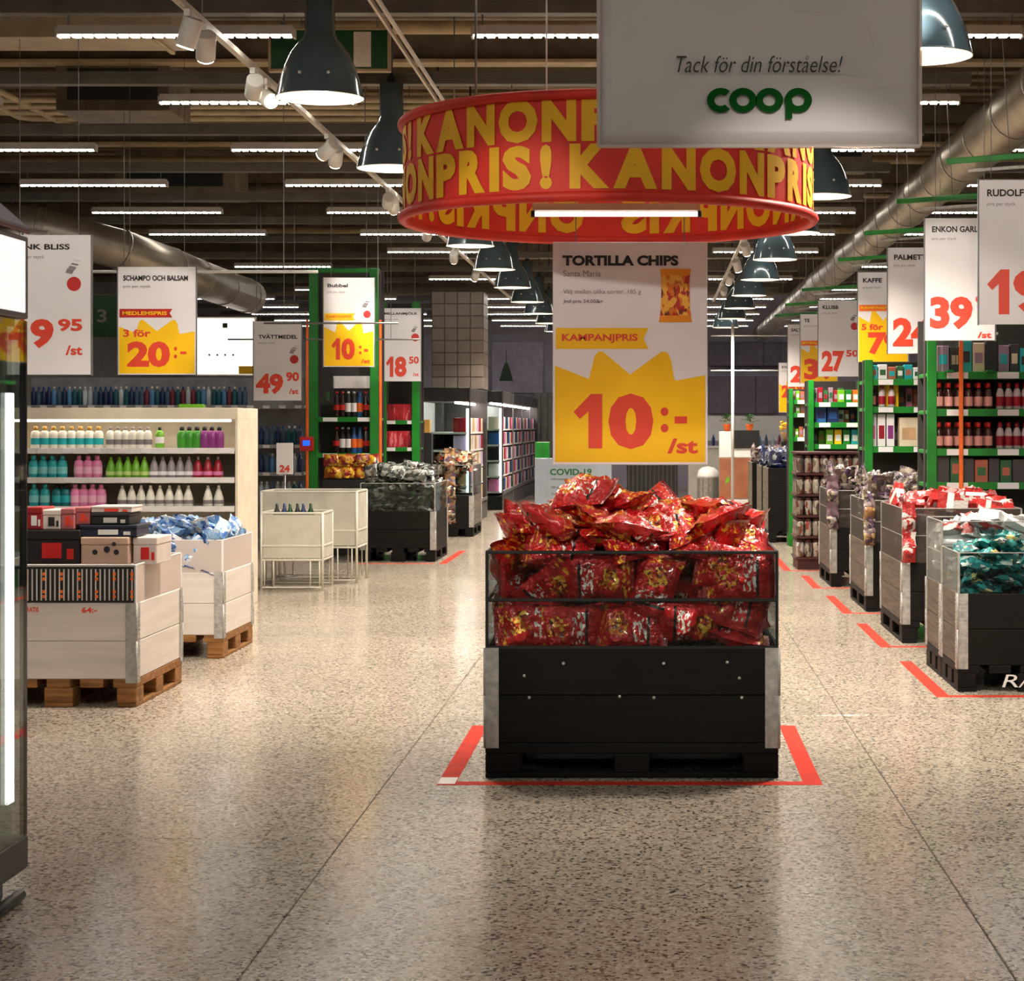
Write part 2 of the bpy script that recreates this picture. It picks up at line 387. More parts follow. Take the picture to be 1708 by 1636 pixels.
t = thing('lighting_track', 'thin bare double rail track slanting back above the red drum', 'light track', (-1.35, 7.4, 3.5))
MB().box(-.02, 3.4, 0, .014, 6.8, .02).box(.02, 3.4, 0, .014, 6.8, .02).build('rail', M_track, t)
MB().tube([(0, 1.2, 0), (0, 1.2, CEIL - 3.5)], .004, 5).tube([(0, 5.6, 0), (0, 5.6, CEIL - 3.5)], .004, 5).build('hanger', M_grey_metal, t)

# ducts
def M_cond_(): return plain('tan_sheet_metal', (168, 152, 128), .5, .2, .08)
M_duct = plain('spiral_duct_steel', (150, 142, 130), .38, .7, .1, 4)
def duct(name, lab, pts, r, seg=.55):
    t = thing(name, lab, 'duct', pts[0]); o = Vector(pts[0]); P = [Vector(p) - o for p in pts]
    m = MB(); m.tube(P, r, 22); m.build('pipe', M_duct, t)
    for a, b in zip(P, P[1:]):
        L = (b - a).length; d = (b - a).normalized(); k = 0
        while k * seg < L:
            c = a + d * (k * seg); MB().tube([c - d * .012, c + d * .012], r + .008, 22).build('seam_ring', M_duct, t); k += 1
    return t
duct('ventilation_duct', 'large round steel duct running back along the right ceiling', [(2.42, 5, 3.53), (2.42, 43, 3.53)], .19, 1.1)
duct('ventilation_duct', 'short fat round duct above the green aisle sign', [(-7.2, 18.7, 3.5), (-6.0, 18.8, 3.38), (-5.3, 19.05, 3.2), (-4.92, 19.5, 3.06), (-4.8, 20.1, 3.0), (-4.8, 22.8, 2.98)], .2, 1.2)
duct('ventilation_duct', 'bent grey duct near the top of the display fridge', [(-8.2, 17.2, 3.45), (-7.1, 17.5, 3.4), (-6.3, 17.7, 3.2), (-5.6, 17.75, 3.15)], .1, .5)
t = thing('flat_duct', 'flat tan sheet metal duct crossing at the upper left ceiling', 'duct', (-5.9, 11.75, 3.78))
bx('casing', (0, 0, .1), (6.0, .42, .2), M_cond_(), t)
for k in range(5): bx('joint_flange', (-2.9 + k * 1.45, 0, .1), (.03, .46, .24), M_beam2, t)
MB().tube([(-2.5, 0, .2), (-2.5, 0, CEIL - 3.78)], .01, 6).tube([(2.6, 0, .2), (2.6, 0, CEIL - 3.78)], .01, 6).build('hanger', M_grey_metal, t)
# conduit bundles that run back and turn across the hall
M_cond = plain('tan_conduit', (176, 158, 128), .5, var=.1)
for k in range(6):
    x = -4.6 + .2 * k; y2 = 11.8 + .28 * k
    tag(MB().tube([(x, 6.5, 4.3), (x, y2 - .12, 4.3), (x - .04, y2 - .04, 4.3), (x - .12, y2, 4.3), (-9, y2, 4.3)], .028, 8).build('conduit', M_cond),
        '%s tan conduit of the bundle turning left at the ceiling' % ORD[k], 'pipe', 'conduit bundle at the upper left')
for k in range(5):
    x = -6.5 + .28 * k; y2 = 16.2 + .33 * k
    tag(MB().tube([(x, 12.4, 4.2), (x, y2 - .1, 4.2), (x + .1, y2, 4.2), (-1.2, y2, 4.2)], .03, 8).build('conduit', M_cond),
        '%s tan conduit of the bundle turning right at the ceiling' % ORD[k], 'pipe', 'conduit bundle behind the first beams')
for k, (y, h, r) in enumerate([(8.2, 4.45, .04), (9.0, 4.3, .05), (13.1, 4.25, .04), (14.2, 4.4, .06), (18.4, 4.3, .05), (19.9, 4.2, .04), (23, 4.3, .06), (27, 4.2, .05)]):
    tag(MB().tube([(-10.8, y, h), (11.8, y, h)], r, 8).build('service_pipe', M_red if k == 0 else M_beam2 if k % 2 else M_beam),
        'red sprinkler pipe across the ceiling' if k == 0 else '%s brown service pipe across the hall, counted from the front' % ORD[k - 1], 'pipe', None if k == 0 else 'service pipes across the hall')
for k, (x, y, wx, hy) in enumerate([(-4.3, 15.6, .9, .42), (.9, 13.4, 1.2, .3), (1.9, 9.9, 1.3, .3), (-5.2, 21.2, 1.3, .5), (1.6, 18.8, 1.0, .4)]):
    o = thing('air_unit', ['dark boxed air unit hanging above the twenty kronor sign', 'flat dark air unit behind the red drum', 'wide tan air unit right of the grey shop notice', 'far boxed air unit over the left shelves', 'far dark air unit over the right signs'][k], 'air unit', (x, y, 3.95))
    bx('casing', (0, 0, hy / 2), (wx, .7, hy), M_beam if k != 2 else M_beam2, o)
    bx('grille', (0, -.352, hy / 2), (wx * .8, .01, hy * .6), M_black, o)
    MB().tube([(-wx * .4, 0, hy), (-wx * .4, 0, CEIL - 3.95)], .008, 6).tube([(wx * .4, 0, hy), (wx * .4, 0, CEIL - 3.95)], .008, 6).build('hanger', M_grey_metal, o)
# dark green hanging sign box behind the nearest lamp
y = 12.1
t = thing('hanging_sign', 'dark green framed sign box hanging behind the nearest pendant lamp', 'sign', (WX(550, y), y, WZ(118, y)))
bx('panel', (0, 0, .13), (.74, .05, .25), M_dkgreen, t)
for s in (-1, 1): bx('frame_side', (s * .375, 0, .13), (.018, .06, .28), M_beam2, t)
for z in (0, .26): bx('frame_rail', (0, 0, z), (.77, .06, .018), M_beam2, t)
bx('beige_stripe', (.21, -.03, .13), (.11, .01, .22), M_cream, t)
MB().tube([(-.3, 0, .26), (-.3, 0, CEIL - t.location.z)], .006, 6).tube([(.3, 0, .26), (.3, 0, CEIL - t.location.z)], .006, 6).build('hanger', M_grey_metal, t)
# ------------------------------------------------------------------ hanging red drum, main signs
DX, DY_, DR, DZ, DH = WX(1015, 8.68), 8.68, .92, 2.352, .45
M_drum = plain('red_drum_fabric', (222, 44, 30), .6, var=.05, vscale=3); M_hem = plain('red_drum_hem', (206, 40, 26), .55, var=.06); M_dyel = plain('yellow_drum_print', (240, 180, 10), .6, var=.04)
t = thing('promotion_drum', 'large round red fabric drum printed with yellow words, hanging from the ceiling', 'hanging sign', (DX, DY_, DZ))
m = MB()
n = 96
for z0_, z1_ in ((0.02, DH - .02),):
    vs = []
    for j in range(n):
        a = 2 * math.pi * j / n
        for r, z in ((DR, z0_), (DR, z1_), (DR - .004, z1_), (DR - .004, z0_)): vs.append((r * math.sin(a), -r * math.cos(a), z))
    fs = []
    for j in range(n):
        k = (j + 1) % n
        for q in range(4): fs.append((j * 4 + q, j * 4 + (q + 1) % 4, k * 4 + (q + 1) % 4, k * 4 + q))
    m.add(vs, fs, 0, False)
dm = m.build('fabric', M_drum, t)
for z in (.018, DH - .018):
    MB().tube([((DR + .006) * math.sin(2 * math.pi * j / n), -(DR + .006) * math.cos(2 * math.pi * j / n), z) for j in range(n)], .022, 10, closed=True).build('hem_tube', M_hem, t)
cap = MB()      # band of plain red at each edge
for z in (.05, DH - .05):
    pass
def wrap(mb, ch, a0, a1, z0, z1, r):
    vs, fs = text_raw(ch, .06)
    bm = bmesh.new(); bv = [bm.verts.new(v) for v in vs]
    for f in fs:
        try: bm.faces.new([bv[i] for i in f])
        except ValueError: pass
    ax, bx_ = min(v.co.x for v in bm.verts), max(v.co.x for v in bm.verts); ay, by = min(v.co.y for v in bm.verts), max(v.co.y for v in bm.verts)
    for i in range(1, 6):
        bmesh.ops.bisect_plane(bm, geom=list(bm.verts) + list(bm.edges) + list(bm.faces), plane_co=(ax + (bx_ - ax) * i / 6, 0, 0), plane_no=(1, 0, 0))
    bm.verts.index_update()
    out = []
    for v in bm.verts:
        a = math.radians(a0 + (v.co.x - ax) / (bx_ - ax) * (a1 - a0))
        out.append((r * math.sin(a), -r * math.cos(a), z0 + (v.co.y - ay) / (by - ay) * (z1 - z0)))
    mb.add(out, [[v.index for v in f.verts] for f in bm.faces]); bm.free()
ANG = {'K': (0, 10.6), 'A': (11.6, 23.4), 'N': (24.6, 34.2), 'O': (35.4, 47), 'n': (48.2, 57.6), 'P': (59, 67.6), 'R': (69, 78.4), 'I': (79.8, 83), 'S': (84, 92.6), '!': (95, 98.4)}
lo, li = MB(), MB()
for base, z0_, z1_ in ((-8.5, .05, .232), (-61.5, .242, .42)):
    for kk in range(-3, 4):
        for ch, (a0, a1) in ANG.items():
            A0, A1 = base + 98 * kk + a0 * .95, base + 98 * kk + a1 * .95
            if A0 < -179 or A1 > 179: continue
            for mb, r in ((lo, DR + .004), (li, DR - .008)): wrap(mb, ch.upper(), A0, A1, z0_, z1_, r)
lo.build('outer_lettering', M_dyel, dm); li.build('inner_lettering', M_dyel, dm)
cr = MB()
for a in (0, 1): cr.tube([(-DR, 0, DH - .03), (DR, 0, DH - .03)] if a else [(0, -DR, DH - .03), (0, DR, DH - .03)], .012, 8)
cr.build('cross_bars', M_white, t)
for s in (-.6, .6): MB().tube([(s, 0, DH - .03), (s, 0, CEIL - DZ)], .006, 6).build('cord', M_grey_metal, t)
# lit tube lamp inside the drum
y = 8.25
t = thing('tube_lamp', 'white tube lamp hanging inside the red drum opening', 'lamp', (WX(1028, y), y, WZ(357, y)))
MB().tube([(-.35, 0, 0), (.35, 0, 0)], .011, 12).build('tube', glow('tube_glass', (255, 250, 244), 1.5), t)
for s in (-1, 1): MB().tube([(s * .35, 0, 0), (s * .366, 0, 0)], .015, 12).build('end_cap', M_black, t)
MB().box(0, 0, .03, .72, .03, .03).tube([(-.3, 0, .04), (-.3, 0, CEIL - t.location.z)], .004, 5).tube([(.3, 0, .04), (.3, 0, CEIL - t.location.z)], .004, 5).build('batten', M_white, t)

def hang_wires(t, w, ztop, xs=(-.35, .35), to=None):
    m = MB()
    for s in xs: m.tube([(s * w, 0, ztop), (s * w, 0, (to if to else CEIL) - t.location.z)], .0025, 5)
    m.build('cord', M_grey_metal, t)
BURST = [(.015, .445), (.235, .385), (.272, .49), (.30, .51), (.33, .505), (.50, .405), (.70, .507), (.74, .505), (.765, .47), (.785, .385), (.80, .378), (.985, .402)]
def sheet(t, w, h, mat=None, border=True):
    bx('board', (0, 0, h / 2), (w, .012, h), mat or M_paper, t)
def burst(t, w, h, top=1.0):
    m = MB(); pts = [((x - .5) * w, -.0075, z * h * top) for x, z in BURST]
    lo_ = [((x - .5) * w, -.0075, .012 * h) for x, z in BURST]
    k = len(pts)
    m.add(pts + lo_, [(i, k + i, k + i + 1, i + 1) for i in range(k - 1)])
    return m.build('yellow_burst', M_yellow, t)
def ribbon(t, w, h, z0, z1, x1, mat, txt_mat, words):
    m = MB(); y = -.0078
    m.quad([(-.48 * w, y, z0 * h), (x1 * w - .5 * w, y, z0 * h), ((x1 - .035) * w - .5 * w, y, (z0 + z1) / 2 * h), (x1 * w - .5 * w, y, z1 * h), (-.48 * w, y, z1 * h)])
    r = m.build('ribbon', mat, t)
    text_fit(MB(), words, -.44 * w, (z0 + (z1 - z0) * .28) * h, (x1 - .07 - .5) * w, (z1 - (z1 - z0) * .28) * h, -.0086, .03).build('ribbon_lettering', txt_mat, r)
def put(t, w, h, items, name, mat, y=-.0088):
    m = MB()
    for it in items:
        body, x0, z0, x1, z1 = it[:5]; b = it[5] if len(it) > 5 else .04; shr = it[6] if len(it) > 6 else 0
        text_fit(m, body, (x0 - .5) * w, z0 * h, (x1 - .5) * w, z1 * h, y, b, shr)
    return m.build(name, mat, t)

# main tortilla sign 70 x 100
y = 8.68
t = thing('price_sign', 'big white and yellow tortilla chips price sign hanging below the red drum', 'sign', (WX(1051, y), y, WZ(775, y)))
W_, H_ = .70, 1.007
sheet(t, W_, H_); burst(t, W_, H_)
ribbon(t, W_, H_, .52, .614, .62, M_yellow, M_pred, 'KAMPANJPRIS')
put(t, W_, H_, [('TORTILLA CHIPS', .063, .893, .812, .94, .05)], 'title_lettering', M_pblack)
put(t, W_, H_, [('Santa Maria', .068, .845, .31, .872, 0), ('Välj mellan olika sorter. 185 g', .068, .762, .57, .787, .0), ('Jmf-pris 54,05/kg', .068, .722, .325, .742, .02)], 'small_lettering', M_pgrey)
put(t, W_, H_, [('1', .135, .073, .32, .318, .05), ('0', .36, .07, .65, .32, .055), (':', .697, .145, .748, .258, .03), ('-', .788, .185, .868, .217, .03), ('/st', .74, .05, .937, .118, .035)], 'price_lettering', M_pred)
m = MB()      # printed picture of an orange bag with crimped ends
px_, pz_ = .205, .64
out = []
for i, (zz, ww) in enumerate([(0, .075), (.03, .070), (.06, .066), (.18, .063), (.21, .066), (.24, .07)]): out.append((zz * H_, ww))
for (za, wa), (zb, wb) in zip(out, out[1:]):
    mi = 0 if za < .02 or zb > .22 * H_ else 1
    m.quad([(px_ - wa, -.0085, pz_ * H_ + za), (px_ + wa, -.0085, pz_ * H_ + za), (px_ + wb, -.0085, pz_ * H_ + zb), (px_ - wb, -.0085, pz_ * H_ + zb)], mi)
m.build('bag_picture', [plain('orange_bag_print', (244, 150, 20), .4), foil('printed_chips', [(0, (120, 40, 20)), (.42, (230, 120, 30)), (.52, (250, 190, 70)), (.6, (190, 40, 30))], 6, .4, 0, 'CONSTANT', 0)], t)
hang_wires(t, W_, H_, to=DZ + DH - .03)
# grey shop notice in front
y = 5.96
t = thing('notice_sign', 'large blank grey shop notice with green logo, hanging in front of the red drum', 'sign', (WX(1266.5, y), y, WZ(244, y)), rot=(0, 0, 0))
M_notice = plain('matt_grey_notice', (206, 199, 197), .38, var=.03, vscale=1.5)
bm = bmesh.new(); bmesh.ops.create_grid(bm, x_segments=20, y_segments=28, size=.5)
for v in bm.verts:
    x, z = v.co.x, (v.co.y + .5) * 1.4
    v.co = Vector((x, .006 * math.sin(3 * x + 4 * z) * .5, z))
me = bpy.data.meshes.new('sheet'); bm.to_mesh(me); bm.free(); me.materials.append(M_notice)
for p in me.polygons: p.use_smooth = True
o = link('sheet', me, t); sm_ = o.modifiers.new('s', 'SOLIDIFY'); sm_.thickness = .004
for s in (-1, 1): bx('sleeve_edge', (s * .499, -.003, .7), (.012, .012, 1.4), M_frost, t)
bx('sleeve_edge', (0, -.003, 0), (1.0, .012, .012), M_frost, t)
def crease(mb, pts, wd):
    for (a, b), (c, d) in zip(pts, pts[1:]):
        nx, nz = -(d - b), (c - a); l = math.hypot(nx, nz); nx, nz = nx / l * wd, nz / l * wd
        mb.quad([(a - nx, -.0105, b - nz), (c - nx, -.0105, d - nz), (c + nx, -.0105, d + nz), (a + nx, -.0105, b + nz)])
k = 5.96 / F
def NP(px, py): return ((px - 1266.5) * k, (244 - py) * k)
m = MB()
crease(m, [NP(1445, 42), NP(1452, 62), NP(1457, 82)], .0012)
crease(m, [NP(1390, 110), NP(1420, 122), NP(1450, 124), NP(1464, 118)], .001); crease(m, [NP(1455, 146), NP(1520, 141)], .0012); crease(m, [NP(1318, 16), NP(1400, 22)], .0008)
m.build('sleeve_creases', M_frost, t)
m = MB(); a, b = NP(1128, 122); c, d = NP(1405, 94)
text_fit(m, 'Tack för din förståelse!', a, b, c, d, -.0105, -.004, .28); m.build('handwritten_lettering', M_pblack, t)
m = MB()      # rounded linked letters of the logo
def arc(cx, cz, ro, ri, a0, a1, n=36, sx=1.):
    vs = []
    for i in range(n + 1):
        a = math.radians(a0 + (a1 - a0) * i / n); vs += [(cx + ro * math.cos(a) * sx, -.0108, cz + ro * math.sin(a)), (cx + ri * math.cos(a) * sx, -.0108, cz + ri * math.sin(a))]
    m.add(vs, [(2 * i, 2 * i + 1, 2 * i + 3, 2 * i + 2) for i in range(n)])
def circ(px, py, ro, ri, a0=0, a1=360): 
    q = NP(px, py); arc(q[0], q[1], ro * k, ri * k, a0, a1, sx=1.12)
circ(1202, 168, 20.5, 9.5, 48, 312); circ(1239, 168, 20.5, 9.5); circ(1283, 168, 20.5, 9.5); circ(1331, 168, 20.5, 9.5)
a, b = NP(1310, 199); c, d = NP(1321, 168); m.quad([(a, -.0112, b), (c, -.0112, b), (c, -.0112, d), (a, -.0112, d)])
m.build('logo', plain('logo_green', (0, 84, 18), .6, var=.02, spec=.1), t)
hang_wires(t, 1.0, 1.4)

# ------------------------------------------------------------------ price signs along both sides
def price_sign(lab, pxl, y, top, bot, wid, title, price, extra=None, yellow=0, rib=None, red_dot=None, shade=None, rot=0, unit=None, small=True):
    h = (bot - top) * y / F; w = wid * y / F
    t = thing('price_sign', lab, 'sign', (WX(pxl, y) + w / 2, y, WZ(bot, y)), 'hanging price signs', (0, 0, rot))
    sheet(t, w, h, shade)
    for s in (-1, 1): bx('sleeve_edge', (s * (w / 2 + .004), 0, h / 2), (.008, .018, h + .01), M_grey_metal, t)
    if yellow: burst(t, w, h, yellow)
    if rib: ribbon(t, w, h, rib[0], rib[1], rib[2], rib[3], rib[4], rib[5])
    put(t, w, h, [(title[0], title[1], title[3], title[2], title[4], .03)], 'title_lettering', M_pblack)
    if small: put(t, w, h, [('pris per styck', title[1], title[3] - .07, title[1] + .35, title[3] - .04, 0)], 'small_lettering', M_pgrey)
    put(t, w, h, price, 'price_lettering', M_pred)
    if red_dot:
        m = MB(); x, z, r = red_dot; m.add([((x - .5) * w + r * w * math.cos(a), -.009, z * h + r * w * math.sin(a)) for a in [2 * math.pi * i / 20 for i in range(20)]], [list(range(20))])
        m.build('red_seal', M_red, t)
        m = MB()
        for q in range(4): m.quad([((x - .5 + dx) * w, -.009, (z + dz) * h) for dx, dz in ((-.1 + .03 * q, .08 + .03 * q), (-.02 + .03 * q, .07 + .03 * q), (.0 + .03 * q, .1 + .02 * q), (-.08 + .03 * q, .11 + .02 * q))])
        m.build('product_picture', M_pgrey, t)
    hang_wires(t, w, h)
    return t
price_sign('grey price sign with red 49 95 beside the display fridge', 12, 11.6, 392, 625, 140, ('PINK BLISS', .10, .75, .895, .935), [('4', .02, .19, .24, .40, .05), ('9', .28, .19, .56, .40, .05), ('95', .61, .31, .9, .40, .04), ('/st', .7, .14, .9, .21, .03)], red_dot=(.80, .65, .085))
tt = bpy.data.objects[-1]
price_sign('white and yellow price sign reading 20 above the shampoo shelf', 197, 15.1, 445, 625, 130, ('SCHAMPO OCH BALSAM', .07, .9, .87, .92), [('20', .12, .07, .67, .31, .05), (':', .72, .15, .76, .26, .03), ('-', .8, .19, .88, .215, .03), ('3 för', .07, .35, .42, .42, .03)], yellow=1.0, rib=(.53, .61, .70, M_red, M_yellow, 'MEDLEMSPRIS'))
price_sign('grey price sign reading 49 90 left of the green post', 423, 19.6, 536, 668, 80, ('TVÄTTMEDEL', .1, .92, .78, .84), [('49', .05, .08, .62, .34, .05), ('90', .68, .24, .95, .36, .04), ('/st', .74, .08, .94, .15, .03)], red_dot=(.85, .52, .09))
price_sign('white and yellow price sign reading 10 on the green shelf end', 540, 18.5, 463, 612, 84, ('Bubbel', .08, .48, .89, .93), [('10', .16, .08, .62, .32, .05), (':', .70, .14, .75, .24, .03), ('-', .8, .17, .88, .2, .03), ('/st', .74, .04, .92, .09, .03)], yellow=1.0, rib=(.52, .60, .62, M_yellow, M_orange, 'KAMPANJPRIS'), red_dot=(.86, .59, .075), rot=.06)
price_sign('white price sign with orange 18 50 beside the tiled pillar', 636, 22.7, 514, 636, 66, ('MELLANMJÖLK', .08, .92, .9, .95), [('18', .12, .06, .64, .34, .05), ('50', .7, .24, .95, .34, .04), ('/st', .8, .07, .95, .12, .03)], red_dot=(.86, .6, .1))
R_ = [('white price sign with orange 19 at the right picture edge', 1633, 11.33, 300, 541, 135, 'RUDOLF', [('19', .10, .07, .86, .38, .05)], 0, None, None),
      ('lilac white price sign reading 39, second from the right edge', 1543, 12.77, 364, 568, 116, 'ENKON GARLAN', [('39', .07, .09, .68, .36, .05), ('90', .72, .26, .97, .37, .04), ('/st', .75, .02, .95, .07, .03)], 0, None, None),
      ('cream price sign with orange 24 between the 39 and 79 signs', 1481, 15.3, 413, 590, 102, 'PALMETTER', [('24', .08, .07, .72, .34, .05), ('90', .76, .26, .98, .34, .04)], 0, None, None),
      ('yellow price sign reading 79 with orange ribbon', 1431, 17.9, 454, 605, 84, 'KAFFE', [('79', .2, .09, .85, .34, .05), ('5 för', .07, .36, .5, .43, .04)], 1.15, (.57, .64, .8, M_orange, M_yellow, 'KAMPANJPRIS'), None),
      ('white price sign with orange 27 50 left of the 79 sign', 1365, 21.2, 501, 628, 70, 'KLUBB', [('27', .08, .06, .62, .34, .05), ('50', .66, .26, .95, .35, .04)], 0, None, (.86, .66, .09)),
      ('small white and yellow price sign starting with 3', 1335, 24.0, 524, 640, 62, 'TE', [('3', .1, .06, .5, .36, .05), ('9', .55, .06, .92, .36, .05)], 1.15, (.55, .62, .8, M_orange, M_yellow, 'PRIS'), None),
      ('small white price sign starting with orange 2', 1314, 26.2, 541, 645, 56, 'SALT', [('2', .08, .07, .45, .34, .05), ('5', .5, .07, .9, .34, .05)], 0, None, None),
      ('farthest yellow price sign reading 22 over the right bins', 1299, 29.0, 605, 688, 48, 'SYLT', [('22', .1, .3, .6, .55, .05), ('90', .62, .42, .9, .55, .04)], 1.3, None, None)]
for lab, pl, y, tp, bt, wd, ti, pr, ye, rb, rd in R_:
    price_sign(lab, pl, y, tp, bt, wd, (ti, .1, .1 + min(.8, .075 * len(ti)), .885, .935), pr, yellow=ye, rib=rb, red_dot=rd, rot=-.04)
# green rails the right signs hang below
for k, (lab, pl, y, tp, bt, wd, *_r) in enumerate(R_[:7]):
    o = thing('sign_rail', 'green rail above the %s price sign of the right row' % ['19', '39', '24', '79', '27', 'yellow 3', 'white 2'][k], 'rail', (WX(pl, y) - .1, y + .12, WZ(tp, y) + .13), 'green sign rails', (0, -.06, -.1))
    bx('bar', (.55, 0, 0), (1.25, .03, .035), M_green, o); bx('lower_bar', (.6, .03, -.06), (1.1, .02, .02), M_zinc, o)
    MB().tube([(.3, 0, 0), (.3, 0, CEIL - o.location.z)], .003, 5).tube([(.9, 0, 0), (.9, 0, CEIL - o.location.z)], .003, 5).build('cord', M_grey_metal, o)
# ------------------------------------------------------------------ floor tape
def tape(lab, x0, x1, y0, y1, mat=None, z=.0006):
    o = bx('floor_tape', ((x0 + x1) / 2, (y0 + y1) / 2, z), (x1 - x0, y1 - y0, .001), mat or M_tape)
    return tag(o, lab, 'tape', 'red marking tape on the floor' if not mat else None)
tape('red floor tape strip along the left side of the chips bin', -.872, -.797, 7.70, 9.23)
tape('red floor tape strip along the right side of the chips bin', .605, .68, 7.70, 9.23)
tape('red floor tape strip along the front of the chips bin', -.797, .605, 7.70, 7.775)
tape('white scuffed patch on the corner of the red tape before the chips bin', -.87, -.80, 7.72, 7.86, M_white, .0018)
nm = ['teal bags bin', 'red gift box bin', 'first purple bag bin', 'second purple bag bin', 'stack of jars']
for k, (x, ya, yb) in enumerate([(1.505, 10.2, 11.75), (1.48, 12.5, 14.0), (1.46, 14.75, 16.3), (1.42, 17.05, 18.5), (1.30, 19.1, 21)]):
    tape('red floor tape along the left side of the %s' % nm[k], x, x + .075, ya, yb)
    tape('red floor tape along the front of the %s' % nm[k], x + .075, x + (1.2 if k == 0 else .5), ya, ya + .07)
tape('red floor tape before the left black bin', -3.1, -2.3, 20.1, 20.18); tape('red floor tape beside the left black bin', -2.25, -2.17, 20.1, 22.2)
tape('red floor tape in front of the white bin near the fridge', -3.55, -2.91, 8.86, 8.94)

# ------------------------------------------------------------------ pallet bins
hinge_cache = {}
def hinge_mesh(h):
    if h not in hinge_cache:
        m = MB(); m.box(.028, -.002, h / 2, .056, .004, h); m.box(-.002, .028, h / 2, .004, .056, h)
        z = .012
        while z < h - .01:
            m.box(.040, -.005, z, .020, .004, .008); m.box(.012, -.005, z, .012, .003, .008); m.box(-.005, .040, z, .004, .020, .008); z += .022
        m.tube([(-.001, -.001, 0), (-.001, -.001, h)], .006, 8)
        hinge_cache[h] = m.mesh('corner_hinge', M_zinc)
    return hinge_cache[h]
screw_me = MB().lathe([(.001, 0), (.007, .001), (.006, .003), (.001, .0035)], 8).mesh('screw', M_zinc)
def pallet_bin(lab, x0, y0, w, d, cm, pm, side_cm=None, hinge=True, ncol=2, grp=None, long_x=True, ch=.195):
    t = thing('pallet_bin', lab, 'pallet bin', (x0 + w / 2, y0 + d / 2, 0), grp)
    side_cm = side_cm or cm
    bw, bd = (.145, .10) if long_x else (.10, .145)
    for i, x in enumerate((-1, 0, 1)):
        for y in (-1, 0, 1):
            sx = .145 if (long_x or x == 0) else .10; sy = .145 if (not long_x or y == 0) else .10
            bx('block', (x * (w / 2 - sx / 2), y * (d / 2 - sy / 2), .061), (sx, sy, .078), pm, t)
    for y in (-1, 0, 1):
        sy = .145 if y == 0 else .10
        if long_x: bx('bottom_board', (0, y * (d / 2 - sy / 2), .011), (w, sy, .022), pm, t)
        else: bx('bottom_board', (y * (w / 2 - sy / 2), 0, .011), (sy, d, .022), pm, t)
    nb = 5
    for k in range(nb):
        if long_x: bx('deck_board', (0, -d / 2 + .06 + k * (d - .12) / (nb - 1), .122), (w, .12, .044), pm, t)
        else: bx('deck_board', (-w / 2 + .06 + k * (w - .12) / (nb - 1), 0, .122), (.12, d, .044), pm, t)
    zb = .144
    for c in range(ncol):
        z = zb + c * ch + ch / 2
        for s in (-1, 1):
            bx('collar_board', (0, s * (d / 2 - .01), z), (w, .02, ch - .0015), cm, t)
            bx('collar_board', (s * (w / 2 - .01), 0, z), (.02, d - .042, ch - .0015), side_cm, t)
        if hinge:
            hm = hinge_mesh(ch + (.02 if c == 0 else 0))
            for q, (sx, sy) in enumerate(((-1, -1), (1, -1), (1, 1), (-1, 1))):
                link('corner_hinge', hm, t, (sx * (w / 2 + .001), sy * (d / 2 + .001), zb + c * ch - (.02 if c == 0 else 0)), (0, 0, q * math.pi / 2))
    bx('false_floor', (0, 0, zb + ncol * ch - .03), (w - .05, d - .05, .012), pm, t)
    return t, zb + ncol * ch
def guard(t, w, d, z, h, mat, rail=None, rails=(1.,), th=.005, front=True, rs=.014):
    for s in (-1, 1):
        if front: bx('guard_panel', (0, s * (d / 2 - .006), z + h / 2), (w - .02, th, h), mat, t)
        bx('guard_panel', (s * (w / 2 - .006), 0, z + h / 2), (th, d - .02, h), mat, t)
    if rail:
        for f in rails:
            for s in (-1, 1):
                bx('guard_rail', (0, s * (d / 2 - .006), z + h * f), (w - .01, rs, rs), rail, t)
                bx('guard_rail', (s * (w / 2 - .006), 0, z + h * f), (rs, d - .03, rs), rail, t)
        for sx in (-1, 1):
            for sy in (-1, 1): bx('guard_post', (sx * (w / 2 - .006), sy * (d / 2 - .006), z + h / 2), (.012, .012, h), rail, t)

# ------------------------------------------------------------------ packs
def bag_mesh(name, L, W, T, seed, mat, nu=16, nv=10):
    rn = random.Random(seed); m = MB(); ph = [rn.uniform(0, 6.28) for _ in range(8)]
    us = [-1 + 2 * i / nu for i in range(nu + 1)]; vv = [-1 + 2 * j / nv for j in range(nv + 1)]
    for side in (1, -1):
        vs = []
        for u in us:
            e = max(0., 1 - (abs(u) / .86) ** 3) if abs(u) < .86 else 0.
            for v in vv:
                h = T / 2 * e ** .6 * max(0., 1 - abs(v) ** 2.6) ** .55
                wr = (math.sin(9 * u + 3 * v + ph[0]) * .16 + math.sin(5 * v * 2 - 6 * u + ph[1]) * .09 + math.sin(17 * u + ph[2] + 2 * v) * .05) * (h / (T / 2))
                pucker = .10 * math.sin(22 * v + ph[3]) * max(0, abs(u) - .5) * (1 - abs(v))
                x = u * L / 2 * (1 - .03 * v * v); y = v * W / 2 * (1 - .10 * e * (1 - u * u * .3))
                z = side * (h * (1 + wr * 2.2) + pucker * T) if e > 0 else .003 * math.sin(16 * v + ph[4]) + side * .0006
                z += .012 * math.sin(2.2 * u + ph[5]) + .008 * math.sin(2 * v + ph[6])
                vs.append((x, y, z))
        n = nv + 1; fs = []
        for i in range(nu):
            for j in range(nv):
                q = (i * n + j, (i + 1) * n + j, (i + 1) * n + j + 1, i * n + j + 1)
                fs.append(q if side > 0 else q[::-1])
        m.add(vs, fs, 0, True)
    return m.mesh(name, mat)
